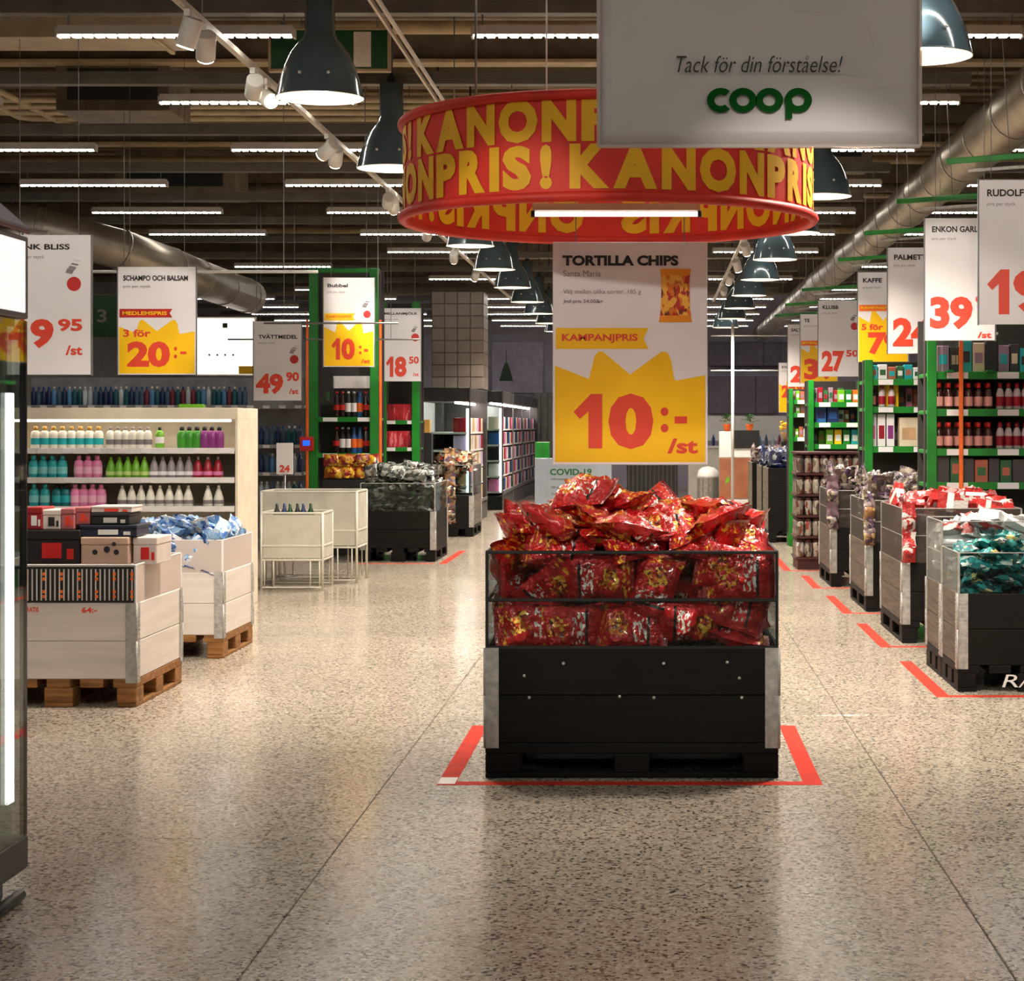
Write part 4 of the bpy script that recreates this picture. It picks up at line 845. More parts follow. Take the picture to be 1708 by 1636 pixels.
# left white bins
t, zt = pallet_bin('white pallet bin with stacked gift boxes beside the display fridge', -3.45, 9.83, .8, .95, M_white_wood, M_raw_wood, long_x=False)
guard(t, .8, .95, zt, .195, M_frost, M_white, (1.,), rs=.008)
M_bar = plain('grey_stripe_print', (196, 190, 184), .5)
m = MB()
for k in range(34): m.box(-.385 + k * .0232, 0, .09, .007, .002, .16)
mk = MB()
for k in range(9):
    for z in (.03, .055, .12, .145): mk.box(-.36 + k * .09 + .02, 0, z, .014, .003, .016)
sp_ = bx('striped_panel', (0, -.95 / 2 - .006, zt + .095), (.78, .006, .185), M_black, t)
m.build('stripe_print', M_bar, sp_, (0, -.0045, -.09))['kind'] = 'stuff'; mk.build('orange_print', M_orange, sp_, (0, -.006, -.09))['kind'] = 'stuff'
m = MB(); text_fit(m, 'GRATIS', -.18, zt - .045, -.1, zt - .02, -.4765, .03); text_fit(m, '64:-', .12, zt - .05, .2, zt - .02, -.4765, .03); m.build('red_lettering', M_pred, t)
bl = [('black_gift_box', (26, 20, 22)), ('white_gift_box', (214, 200, 192)), ('red_gift_box', (150, 26, 30)), ('mauve_gift_box', (170, 96, 100)), ('navy_gift_box', (20, 22, 44)), ('kraft_gift_box', (190, 160, 140))]
BM = {a: plain(a, c, .45, var=.05) for a, c in bl}
def giftbox(lab, px0, px1, py0, py1, y, d, c, art=None):
    x0, x1, z1, z0 = WX(px0, y), WX(px1, y), WZ(py0, y), WZ(py1, y)
    t = thing('gift_box', lab, 'gift box', ((x0 + x1) / 2, y + d / 2, z0), 'gift boxes on the white bin')
    w, h = x1 - x0, z1 - z0
    bx('carton', (0, 0, h * .36), (w, d, h * .72), BM[c], t); bx('lid', (0, 0, h * .86), (w + .004, d + .004, h * .28), BM[c], t)
    m = MB()
    if art == 'dots':
        for (a, b, r) in ((-.2, .45, .1), (.05, .55, .12), (.25, .45, .1), (.2, .75, .08)):
            m.add([(a * w + r * h * math.cos(q * .5236), -d / 2 - .004, b * h + r * h * math.sin(q * .5236)) for q in range(12)], [list(range(12))])
        m.build('printed_motif', M_pblack, t)
    elif art: 
        m.box(0, -d / 2 - .003, h * .4, w * .35, .003, h * .45); m.box(w * .33, -d / 2 - .003, h * .3, w * .12, .003, h * .3); m.build('printed_motif', art, t)
# stacks, lowest first: heights meet box to box
giftbox('tall black gift box stack left of the kraft box', 40, 133, 884, 941, 9.95, .3, 'black_gift_box', M_red)
giftbox('kraft coloured gift box with dark round motifs', 135, 214, 896, 941, 9.95, .26, 'kraft_gift_box', 'dots')
giftbox('pale gift box with red band beside the kraft box', 222, 262, 896, 941, 10.0, .3, 'white_gift_box', M_red)
giftbox('flat navy gift box lying on the kraft box', 133, 228, 876, 895, 9.97, .25, 'navy_gift_box', M_white)
giftbox('dark red gift box on top of the black boxes', 44, 70, 846, 883, 9.97, .2, 'red_gift_box', M_white)
giftbox('white gift box with black square on the black boxes', 71, 101, 850, 883, 9.98, .2, 'white_gift_box', M_pblack)
giftbox('mauve gift box on the black boxes', 102, 124, 848, 883, 9.98, .2, 'mauve_gift_box', M_pred)
giftbox('small mauve gift box above the navy box', 126, 150, 846, 875, 10.0, .2, 'mauve_gift_box', M_pred)
giftbox('grey and black flat gift box at the top of the stack', 152, 216, 856, 875, 9.99, .22, 'black_gift_box', M_bar)
giftbox('pale flat gift box topping the gift box stack', 152, 220, 844, 855, 10.0, .2, 'white_gift_box', M_pred)
t, zt = pallet_bin('white pallet bin of blue and white packs behind the gift boxes', -3.47, 11.9, .8, .88, M_white_wood, M_raw_wood, long_x=False)
guard(t, .8, .88, zt, .2, M_frost, M_white, (1.,), rs=.006)
M_blf = foil('pale_blue_pack_foil', [(0, (70, 120, 190)), (.36, (150, 190, 226)), (.47, (216, 228, 240)), (.57, (120, 170, 220)), (.63, (40, 86, 160)), (.68, (236, 238, 240))], 2.4, .3, 0)
blu = [bag_mesh('wipes_pack', .20, .115, .06, s + 130, M_blf, 10, 8) for s in range(4)]
for cy_ in (12.18, 12.5): pile('half', -3.07, cy_, zt - .02, blu, 'wipes_pack', 'pale blue and white pack heaped in the white bin', 'packet', 'blue and white packs', zmin=.02 if cy_ < 12.3 else .15)

# black bins in the left middle distance
M_gwf = foil('grey_white_foil', [(0, (26, 30, 28)), (.36, (80, 86, 80)), (.46, (150, 156, 150)), (.53, (40, 44, 42)), (.58, (206, 208, 202)), (.66, (110, 100, 84))], 3)
M_tnf = foil('tan_mixed_foil', [(0, (40, 30, 26)), (.38, (150, 110, 70)), (.48, (214, 190, 140)), (.55, (60, 50, 46)), (.6, (196, 70, 40)), (.66, (220, 210, 190))], 3)
gw = [bag_mesh('snack_bag', .24, .15, .06, s + 150, M_gwf, 10, 7) for s in range(3)]; tn = [bag_mesh('snack_bag', .24, .15, .06, s + 160, M_tnf, 10, 7) for s in range(3)]
t, zt = pallet_bin('black bin heaped with grey white bags beside the white baskets', -3.12, 20.4, .8, 1.19, M_black_wood, M_black_pallet, long_x=False)
guard(t, .8, 1.19, zt, .3, M_acryl, M_zinc, (1.,), rs=.006)
pile('deep', -2.72, 21.0, zt - .01, gw, 'snack_bag', 'grey and white snack bag heaped in the nearer left black bin', 'snack bag', 'grey bags in the left bin', pred=vis(1))
t, zt = pallet_bin('farther black bin of tan bags before the chiller doors', -2.9, 25.0, .55, 1.19, M_black_wood, M_black_pallet, M_slat, long_x=False)
guard(t, .55, 1.19, zt, .4, M_acryl, M_zinc, (1.,), rs=.006)
pile('deep', -2.62, 25.6, zt + .05, tn, 'snack_bag', 'tan and multicoloured snack bag in the farther left bin', 'snack bag', 'tan bags in the far left bin', pred=lambda p: abs(p.x) < .18 and vis(1)(p))
clip_strip('hanging strip of tan packs between the two left black bins', -2.30, 21.7, .35, 6, [M_tnf, M_brn], sz=.14)
# white wire baskets on legs
M_wire = plain('cream_wire_frame', (206, 202, 188), .4, var=.05); M_pan = plain('cream_mesh_panel', (184, 180, 166), .6, var=.06)
def basket(lab, x0, x1, y, d, z0, z1, leg=True):
    t = thing('wire_basket', lab, 'basket', ((x0 + x1) / 2, y + d / 2, 0)); w = x1 - x0
    for s in (-1, 1):
        bx('mesh_panel', (0, s * d / 2, (z0 + z1) / 2), (w - .03, .008, z1 - z0 - .03), M_pan, t); bx('mesh_panel', (s * w / 2, 0, (z0 + z1) / 2), (.008, d - .03, z1 - z0 - .03), M_pan, t)
        for z in (z0, z1, z0 + (z1 - z0) * .3):
            bx('rail', (0, s * d / 2, z), (w, .018, .018), M_wire, t); bx('rail', (s * w / 2, 0, z), (.018, d, .018), M_wire, t)
        for q in (-1, 1):
            MB().tube([(s * w / 2, q * d / 2, 0), (s * w / 2, q * d / 2, z1)], .012, 8).build('leg', M_wire, t)
        bx('foot_rail', (0, s * d / 2, .03), (w, .012, .012), M_wire, t)
        for q in (-.45, -.3, .3, .45): MB().tube([(q * w, s * d / 2, .03), (q * w, s * d / 2, z0)], .007, 6).build('wire_leg', M_wire, t)
    bx('basket_floor', (0, 0, z0 + .02), (w, d, .01), M_pan, t)
    return t
basket('cream wire basket on legs with dark bottles, before the black bin', WX(436, 16.8), WX(538, 16.8), 16.8, .5, .27, .68)
basket('taller cream wire basket behind the smaller one', WX(436, 17.6), WX(595, 17.6), 17.6, .6, .33, .84)
for k in range(6):
    o = link('dark_bottle', MB().lathe([(.03, 0), (.035, .01), (.035, .14), (.014, .19), (.012, .23)], 10).mesh('dark_bottle', [M_black, M_navy, M_dkgreen][k % 3]), None, (WX(462 + 11 * k, 17), 17.0 + .04 * (k % 2), .305 + .22))
    bx('b', (0, 0, 0), (.001, .001, .001), M_black) if False else None
    tag(o, '%s dark bottle from the left in the cream wire basket' % ORD[k], 'bottle', 'bottles in the wire basket')
o = tag(bx('bottle_riser', (WX(490, 17.02), 17.05, .405), (.42, .2, .235), M_pan), 'cream riser block under the bottles in the wire basket', 'riser')
t = thing('price_stand', 'small white price card on a pole behind the wire baskets', 'price card', (WX(475, 18.4), 18.4, 0))
MB().tube([(0, 0, 0), (0, 0, .98)], .01, 8).lathe([(.12, 0), (.12, .015), (.01, .02)], 16).build('pole', M_grey_metal, t)
bx('card', (0, 0, 1.13), (.16, .01, .3), M_paper, t); text_fit(MB(), '24', -.05, 1.0, .05, 1.07, -.007, .04).build('price_lettering', M_pred, t)
# ------------------------------------------------------------------ shelves and goods
def lathe_bottle(name, prof, cap_prof, bm_, cm_, lab=None, seg=12, sy=1.):
    """bottle thing with a body and a cap part"""
    b = MB().lathe(prof, seg, sy=sy)
    if lab: 
        r = max(p[0] for p in prof) + .0008; b.lathe([(r, lab[0]), (r, lab[1])], seg, 1, cap=False, sy=sy)
    return b.mesh(name, [bm_, lab[2]] if lab else bm_), MB().lathe(cap_prof, seg, sy=sy).mesh('cap', cm_)
def goods(kind, lab, cat, grp, x, y, z, rz=0.):
    body, cap = kind
    o = link(body.name.split('.')[0], body, None, (x, y, z), (0, 0, rz))
    if cap: link('cap', cap, o)
    return tag(o, lab, cat, grp)
def gondola(lab, x0, x1, y, d, h, shelves, body_m, shelf_m, back=True, posts=True, name='shelf_unit', rail_m=None, post_w=.06, side=False, lip=.035, tags=0):
    t = thing(name, lab, 'shelf unit', ((x0 + x1) / 2, y + d / 2, 0)); w = x1 - x0
    if back: bx('back_panel', (0, d / 2 - .01, h / 2), (w, .02, h), body_m, t)
    bx('plinth', (0, -.0, .06), (w, d - .04, .12), shelf_m, t)
    for z in shelves:
        bx('shelf', (0, -.012, z - .015), (w - .01, d - .03, .03), shelf_m, t)
        bx('price_rail', (0, -d / 2 + .002, z - .018), (w - .01, .008, lip + .01), rail_m or shelf_m, t)
        for q in range(tags): bx('price_tag', (-w / 2 + w * (q + .6) / tags, -d / 2 - .006, z - .018), (w / tags * .42, .003, lip), M_paper, t)
    if posts:
        for s in (-1, 1): bx('post', (s * (w / 2 - post_w / 2), -d / 2 + .3 * d, h / 2), (post_w, .08, h), body_m, t)
    if side:
        for s in (-1, 1): bx('side_panel', (s * (w / 2 + .012), 0, h / 2), (.024, d, h), body_m, t)
    return t
# shampoo shelf
SY = 15.0; sx0, sx1 = -5.1, WX(392, 15.0)
shs = [WZ(845, SY) , WZ(797, SY), WZ(748, SY), .35, .12]
g = gondola('cream shelf unit of shampoo bottles behind the gift boxes', sx0, sx1, SY, .75, 1.585, shs[:3] + [.45], M_cream, M_white, posts=False, side=True, rail_m=M_white, tags=9)
bx('top_panel', (0, -.03, 1.54), (sx1 - sx0 + .05, .7, .09), M_cream, g)
bx('added_shelf_light', (0, -.30, 1.485), (sx1 - sx0 - .1, .05, .02), glow('added_shelf_light', (255, 244, 226), 7.0), g)  # lamp added to brighten the top shampoo shelf
bx('upper_back', (0, .2, 1.36), (sx1 - sx0, .02, .3), M_cream, g)
tag(bx('shelf_card', (WX(317, 15.0), 15.05, 1.597), (.2, .02, .035), M_lime), 'lime green card standing on the shampoo shelf top', 'card')
P_round = [(.029, 0), (.034, .006), (.034, .105), (.028, .13), (.013, .142)]; C_round = [(.013, .142), (.013, .165), (.006, .168)]
P_flat = [(.034, 0), (.038, .008), (.040, .1), (.033, .13), (.017, .14)]; C_flat = [(.018, .14), (.018, .172), (.004, .174)]
P_tri = [(.034, 0), (.041, .006), (.039, .06), (.025, .11), (.013, .14)]; C_tri = [(.011, .14), (.011, .16), (.004, .165)]
M_wb = plain('white_bottle', (230, 226, 214), .3, var=.03); M_purp = plain('plum_plastic', (130, 50, 120), .35); M_greyb = plain('grey_clear_plastic', (140, 132, 138), .25); M_dred = plain('dark_red_plastic', (150, 24, 40), .3)
M_gold = plain('ochre_print', (196, 150, 70), .4)
M_dteal = plain('deep_teal_plastic', (20, 110, 116), .3)
def row(z, y, items):
    for (px0, px1, n, kind, lab, cat, grp) in items:
        for k in range(n):
            px = px0 + (px1 - px0) * (k + .5) / n
            goods(kind, lab + (', %s one from left' % ORD[k] if n > 1 else ''), cat, grp, WX(px, y), y, z + .0005, random.uniform(-.2, .2))
k_white = lathe_bottle('lotion_bottle', P_flat, C_flat, M_wb, M_gold, (.03, .08, M_teal), sy=.7); k_white2 = lathe_bottle('shampoo_bottle', P_round, C_round, M_wb, M_pgrey, (.03, .07, M_pgrey), sy=.7)
k_green = lathe_bottle('dish_soap_bottle', P_round, C_round, M_lime, M_black, (.04, .09, M_paper), sy=.7); k_dg = lathe_bottle('soap_bottle', P_flat, C_flat, plain('green_label_bottle', (60, 140, 40), .3), M_black, sy=.7); k_dp = lathe_bottle('soap_bottle', P_flat, C_flat, M_purp, M_black, sy=.7)
k_teal = lathe_bottle('shampoo_bottle', P_flat, C_flat, M_teal, M_teal, (.03, .085, plain('pale_teal_label', (130, 206, 206), .4)), sy=.8); k_pink = lathe_bottle('shampoo_bottle', P_flat, C_flat, M_pink, M_pink, (.03, .085, plain('pale_pink_label', (240, 180, 206), .4)), sy=.8)
k_lime = lathe_bottle('shower_gel_bottle', P_tri, C_tri, M_lime, M_lime, (.02, .05, plain('pale_lime_label', (190, 216, 130), .4))); k_grey = lathe_bottle('shower_gel_bottle', P_tri, C_tri, M_greyb, M_pgrey, (.02, .05, M_paper)); k_red = lathe_bottle('shower_gel_bottle', P_tri, C_tri, M_dred, M_greyb, (.02, .05, M_pink))
k_dteal = lathe_bottle('shampoo_bottle', P_flat, C_flat, M_dteal, M_black, (.03, .085, M_teal), sy=.8); k_tri = lathe_bottle('soap_bottle', P_tri, C_tri, M_wb, M_wb, (.02, .05, M_pgrey))
G = 'shampoo shelf bottles'
yy = SY + .08
row(shs[2], yy, [(52, 172, 8, k_white, 'white lotion bottle with gold cap on the top shampoo shelf', 'bottle', G), (178, 253, 6, k_white2, 'white bottle with grey print on the top shampoo shelf', 'bottle', G), (258, 275, 1, k_green, 'single green bottle with black cap on the top shampoo shelf', 'bottle', G), (297, 335, 3, k_dg, 'dark green bottle with black cap at the top shelf end', 'bottle', G), (335, 372, 3, k_dp, 'plum bottle with black cap at the top shelf end', 'bottle', G)])
row(shs[1], yy, [(48, 112, 4, k_teal, 'teal bottle on the middle shampoo shelf', 'bottle', G), (124, 170, 3, k_pink, 'pink bottle on the middle shampoo shelf', 'bottle', G), (178, 248, 5, k_lime, 'lime green bottle on the middle shampoo shelf', 'bottle', G), (250, 322, 5, k_grey, 'grey bottle on the middle shampoo shelf', 'bottle', G), (322, 372, 3, k_red, 'dark red bottle on the middle shampoo shelf', 'bottle', G)])
row(shs[0], yy, [(48, 84, 2, k_teal, 'teal bottle on the lower shampoo shelf', 'bottle', G), (88, 116, 2, k_dteal, 'deep teal bottle on the lower shampoo shelf', 'bottle', G), (118, 176, 4, k_pink, 'pink bottle on the lower shampoo shelf', 'bottle', G), (196, 322, 8, k_tri, 'white pointed bottle on the lower shampoo shelf', 'bottle', G), (338, 374, 2, k_tri, 'white pointed bottle at the right end of the lower shelf', 'bottle', G)])
row(.4505, yy, [(300, 374, 5, k_grey, 'grey bottle on the bottom shampoo shelf', 'bottle', G)])

# back wall shelf of blue bottles
BY = 22.4; bz = [WZ(676, BY), WZ(742, BY), WZ(788, BY), WZ(835, BY)]
M_gond = plain('grey_shelf', (150, 148, 150), .5)
gondola('long grey wall shelf of blue bottles behind the shampoo unit', WX(30, BY), WX(508, BY), BY, .5, WZ(628, BY), bz, M_gond, M_gond, posts=False, tags=18)
mixc = [('navy_bottle', (26, 46, 92)), ('sky_bottle', (84, 140, 190)), ('slate_bottle', (66, 92, 122)), ('white_blue_bottle', (196, 206, 214)), ('wine_bottle', (120, 40, 56)), ('teal_dark_bottle', (20, 90, 104))]
kinds = [lathe_bottle('detergent_bottle', [(.026, 0), (.03, .01), (.03, .15), (.014, .19)], [(.013, .19), (.013, .22), (.004, .222)], plain(a, c, .3), M_white if q % 2 else M_steelbl, seg=8, sy=.8) for q, (a, c) in enumerate(mixc)]
kl = ['navy', 'sky blue', 'slate blue', 'white and blue', 'wine red', 'dark teal']
def filler(z, y, p0, p1, step, where, weights=(4, 2, 3, 1, 2, 2)):
    px = p0
    while px < p1:
        q = random.choices(range(6), weights)[0]
        goods(kinds[q], '%s bottle on the %s' % (kl[q], where), 'bottle', 'bottles on the grey wall shelf', WX(px, y), y, z + .0005); px += step
filler(bz[0], BY + .1, 56, 416, 8.6, 'top of the long grey wall shelf')
filler(bz[1], BY + .1, 436, 506, 9.2, 'second level of the grey wall shelf', (5, 2, 3, 1, 0, 2)); filler(bz[2], BY + .1, 436, 506, 9.2, 'third level of the grey wall shelf', (5, 2, 2, 2, 0, 1)); filler(bz[3], BY + .1, 436, 506, 9.2, 'lowest level of the grey wall shelf', (1, 1, 2, 5, 0, 1))
# lit white board and green aisle sign above it
y = 24.2
t = thing('light_box', 'glowing white light box above the grey wall shelf', 'light box', (WX(376, y), y, WZ(625, y)))
bx('casing', (0, .05, .36), (.76, .08, .74), M_white, t); bx('lit_face', (0, 0, .36), (.72, .02, .70), glow('light_box_face', (255, 244, 232), 1.6), t)
m = MB()
for q in range(4): m.box(-.2 + q * .1, -.012, .25, .025, .004, .025)
m.build('printed_marks', M_pgrey, t); bx('yellow_print', (.26, -.012, .06), (.18, .004, .1), M_yellow, t); bx('black_knob', (0, -.02, .62), (.06, .03, .06), M_black, t)
bx('foot', (0, .05, -.02 - (WZ(625, y) - .04) / 2), (.1, .06, WZ(625, y) - .04), M_grey_metal, t)
y = 23.6
t = thing('aisle_sign', 'dark green hanging aisle sign with number three', 'sign', (WX(172, y), y, WZ(562, y)))
bx('panel', (0, 0, .26), (.36, .03, .52), M_dkgreen, t); text_fit(MB(), '3', -.07, .18, .05, .34, -.017, .02).build('lettering', M_pgrey, t); hang_wires(t, .36, .52)
# hanging rails on the left
for lab, p0, p1, py, y, r in [('white hanging rail holding the twenty kronor sign', 150, 530, 453, 15.3, .012), ('thin grey rod crossing before the ten kronor sign', 440, 664, 539, 17.9, .009), ('thin grey rod behind the grey 49 price sign', 380, 700, 566, 20.2, .009)]:
    t = thing('hanging_rail', lab, 'rail', (WX((p0 + p1) / 2, y), y, WZ(py, y))); L = (p1 - p0) * y / F / 2
    MB().tube([(-L, 0, 0), (L, 0, 0)], r, 8).build('rod', M_white if r > .01 else M_grey_metal, t)
    for s in (-.7, .7): MB().tube([(s * L, 0, 0), (s * L, 0, CEIL - t.location.z)], .003, 5).build('cord', M_grey_metal, t)
# green shelves, left
M_shback = plain('dark_shelf_back', (44, 40, 38), .6)
def green_unit(lab, px0, px1, y, d, htop, shelf_py, tags=2, orange=(), pw=.1):
    g = gondola(lab, WX(px0, y), WX(px1, y), y, d, WZ(htop, y), [WZ(p, y) for p in shelf_py] + [.15], M_shback, M_green, tags=tags, post_w=pw, lip=.045)
    w = WX(px1, y) - WX(px0, y); h = WZ(htop, y)
    if orange: bx('top_rail', (0, -d / 2 + .03, h - .02), (w, .06, .05), M_green, g)
    for s in (-1, 1): bx('post_face', (s * (w / 2 - pw / 2), -d / 2 - .01, h / 2), (pw, .03, h), M_green, g)
    for s in orange: bx('orange_strip', (s * (w / 2 + .02), -d / 2 - .02, h * .52), (.03, .02, h * .6), M_orange, g)
    return g
M_cola = plain('cola_brown', (44, 20, 18), .2)
k_bottle = lathe_bottle('soda_bottle', [(.036, 0), (.042, .01), (.04, .07), (.043, .16), (.016, .25), (.014, .28)], [(.016, .28), (.016, .3), (.004, .301)], M_cola, M_red, (.09, .15, M_red), seg=10)
k_bottle2 = lathe_bottle('soda_bottle', [(.036, 0), (.042, .01), (.04, .07), (.043, .16), (.016, .25), (.014, .28)], [(.016, .28), (.016, .3), (.004, .301)], M_black, M_white, (.07, .17, M_paper), seg=10)
k_bottle3 = lathe_bottle('soda_bottle', [(.036, 0), (.042, .01), (.04, .07), (.043, .16), (.016, .25), (.014, .28)], [(.016, .28), (.016, .3), (.004, .301)], M_steelbl, M_steelbl, (.07, .17, M_orange), seg=10)
LY = 21.75
green_unit('tall green shelf unit with soda bottles left of the pillar', 516, 632, LY, .45, 448, (697, 757), 2, (-1, 1))
tag(bx('shelf_header', (WX(584, LY), LY + .12, WZ(637, LY)), (.42, .02, .14), M_paper), 'small white header card above the soda bottles', 'card')
for py, yb, lb in ((697, LY + .1, 'upper'), (757, LY + .1, 'lower')):
    for k in range(6):
        q = (0, 0, 1, 1, 2, 0)[k] if py == 697 else (0, 1, 1, 2, 2, 0)[k]
        goods((k_bottle, k_bottle2, k_bottle3)[q], '%s soda bottle, %s from left on the %s green left shelf' % (('brown', 'black', 'blue')[q], ORD[k], lb), 'bottle', 'soda bottles on the left green shelf', WX(562 + 9.6 * k, yb), yb, WZ(py, LY) + .0005)
yel = [foil('yellow_red_foil', [(0, (150, 24, 20)), (.45, (220, 110, 24)), (.52, (244, 190, 40)), (.6, (170, 30, 24))], 2.5)]
yb_ = [bag_mesh('crisps_bag', .22, .15, .06, 170 + s, yel[0], 10, 7) for s in range(2)]
for k in range(12):
    o = link('crisps_bag', yb_[k % 2], None, (WX(562 + (k % 6) * 12, LY), LY - .25, .93 + .13 * (k // 6)), (1.2, 0, random.uniform(-.3, .3)))
    tag(o, 'yellow red crisps bag before the left green shelf, %s in the %s row' % (ORD[k % 6], ('lower', 'upper')[k // 6]), 'crisps bag', 'yellow crisps bags')
t = tag(bx('bag_rack', (WX(590, LY), LY - .18, .84 / 2), (.62, .3, .84), M_black), 'black rack under the yellow crisps bags', 'rack')
t = thing('price_scanner', 'red price scanner with blue screen on the green post', 'scanner', (WX(515, LY), LY - .12, WZ(752, LY)))
bx('case', (0, 0, .08), (.15, .07, .16), M_red, t); bx('screen', (0, -.037, .09), (.08, .005, .06), glow('blue_screen', (30, 90, 255), 1.2), t)
t = thing('leaf_holder', 'clear leaflet holder on the green shelf post', 'leaflet holder', (WX(546, LY - .3), LY - .3, WZ(690, LY)))
bx('pane', (0, 0, .2), (.16, .01, .4), M_acryl, t); bx('bracket', (0, .03, .2), (.03, .05, .1), M_green, t)
RY = 25.0
green_unit('green shelf unit of red cartons beside the pillar', 632, 700, RY, .45, 503, (702, 747), 2)
M_rcart = foil('red_carton_print', [(0, (150, 10, 30)), (.4, (210, 30, 50)), (.56, (236, 120, 130)), (.62, (190, 20, 40))], 1.5, .4, 0)
rc = MB().box(0, 0, .11, .07, .1, .22).mesh('red_carton', M_rcart)
for py, lb in ((702, 'upper'), (747, 'lower')):
    for k in range(6):
        o = link('red_carton', rc, None, (WX(645 + 8.6 * k, RY + .1), RY + .1, WZ(py, RY) + .0005)); tag(o, '%s red carton on the %s shelf of the green unit by the pillar' % (ORD[k], lb), 'carton', 'red cartons on the green unit')
for k in range(2):
    o = tag(bx('yellow_carton', (WX(703 + k * 10, 26), 26.0, WZ(722, 26) + .09), (.075, .1, .18), M_gold), ['left', 'right'][k] + ' ochre carton beside the red cartons', 'carton', 'ochre cartons')
tag(bx('carton_stand', (WX(708, 26), 26.05, WZ(722, 26) / 2), (.2, .2, WZ(722, 26) - .002), M_black), 'dark stand under the ochre cartons', 'stand')
# right green shelves
KP = [(.027, 0), (.03, .008), (.03, .12), (.022, .15), (.012, .165)]; KC = [(.016, .165), (.016, .2), (.006, .202)]
k_ket = lathe_bottle('sauce_bottle', KP, KC, plain('dark_sauce_glass', (56, 22, 20), .2), M_red, (.03, .1, plain('pink_label', (214, 150, 140), .5)))
k_syr = lathe_bottle('syrup_bottle', KP, KC, plain('white_wine_label', (196, 180, 180), .4), M_dred, (.03, .1, M_dred))
AY = 14.1
green_unit('nearest green shelf unit of red-capped sauce bottles on the right', 1546, 1800, AY, .5, 530, (684, 750, 806, 622), 3, pw=.07)
bx('orange_strip', (WX(1602, AY) - (WX(1546, AY) + WX(1800, AY)) / 2, -.28, 1.3), (.03, .02, 1.9), M_orange, bpy.data.objects[[o.name for o in bpy.data.objects if o.name.startswith('shelf_unit')][-1]])
for py, lb in ((684, 'upper'), (750, 'lower')):
    for rr in range(2):
        for k in range(6): goods(k_ket, '%s red-capped sauce bottle, %s row, %s right green shelf' % (ORD[k], ('front', 'rear')[rr], lb), 'bottle', 'red-capped sauce bottles', WX(1566 + 16.5 * k, AY + .06), AY + .06 + rr * .09, WZ(py, AY) + .0005)
    for k in range(4): goods(k_syr, '%s pale syrup bottle on the %s right green shelf' % (ORD[k], lb), 'bottle', 'syrup bottles', WX(1668 + 14 * k, AY + .06), AY + .06, WZ(py, AY) + .0005)
def carton(lab, px0, px1, py0, py1, y, mat, d=.12, mark=None, grp=None):
    x0, x1, z1, z0 = WX(px0, y), WX(px1, y), WZ(py0, y), WZ(py1, y)
    t = thing('carton', lab, 'carton', ((x0 + x1) / 2, y + d / 2, z0), grp)
    bx('box', (0, 0, (z1 - z0) / 2), (x1 - x0, d, z1 - z0), mat, t)
    bx('label', (0, -d / 2 - .001, (z1 - z0) * .45), ((x1 - x0) * .7, .002, (z1 - z0) * .4), mark or M_paper, t)
carton('dark carton on the lower right green shelf below the sauces', 1620, 1672, 800, 775, AY + .1, M_dkgreen) if False else None
YB = 16.45
green_unit('second green shelf unit on the right behind the purple bags', 1442, 1560, YB, .5, 600, (680, 746, 634), 2, pw=.07)
M_kraft = plain('kraft_card', (190, 150, 110), .6); M_beige = plain('beige_carton', (214, 196, 168), .5)
carton('tall beige carton on the second right green shelf', 1500, 1532, 696, 745.6, YB + .05, M_beige, mark=M_kraft); carton('beige carton between the sauces and the green post', 1535, 1560, 664, 679.6, YB + .05, M_beige)
for k in range(3): carton('%s lilac white carton on the second right green shelf' % ['left', 'middle', 'right'][k], 1449 + k * 15, 1462 + k * 15, 690, 745.6, YB + .05, M_paper, mark=[M_pink, M_dred, M_purp][k])
for k in range(3): goods((k_ket, k_syr, k_syr)[k], '%s bottle on the upper second right shelf' % ['dark sauce', 'pale syrup', 'rear pale syrup'][k], 'bottle', 'bottles on the second right shelf', WX(1455 + 16 * k, YB + .08), YB + .08, WZ(680, YB) + .0005)
carton('yellow topped box high on the second right shelf', 1468, 1504, 622, 644, YB + .1, M_yellow, mark=M_kraft) if False else None
o = thing('yellow_box', 'yellow box with brown top on the second right green shelf', 'carton', (WX(1486, YB), YB + .18, WZ(680, YB)))
bx('box', (0, 0, .12), (.16, .14, .24), M_yellow, o); bx('top', (0, 0, .29), (.1, .1, .1), M_kraft, o)
YC = 20.3
green_unit('third green shelf unit on the right above the jar stack', 1348, 1440, YC, .5, 634, (706, 742, 672), 2, pw=.06)
carton('blue carton on the third right green shelf', 1361, 1378, 672, 705.8, YC + .05, M_steelbl, mark=M_navy); carton('navy carton on the third right green shelf', 1380, 1398, 676, 705.8, YC + .05, M_navy, mark=M_steelbl)
for k in range(4): carton('%s yellow green carton on the third right green shelf' % ['first', 'second', 'third', 'fourth'][k], 1378 + k * 14, 1390 + k * 14, 716, 741.8, YC + .05, [M_lime, M_yellow, M_green, M_teal][k])
for k in range(3): carton('%s green carton under the third right unit top' % ['left', 'middle', 'right'][k], 1398 + k * 12, 1409 + k * 12, 650, 671.8, YC + .05, [M_lime, M_green, M_orange][k])
green_unit('farthest green shelf unit on the right', 1316, 1352, 23.0, .4, 648, (690, 730, 668), 1, pw=.05)

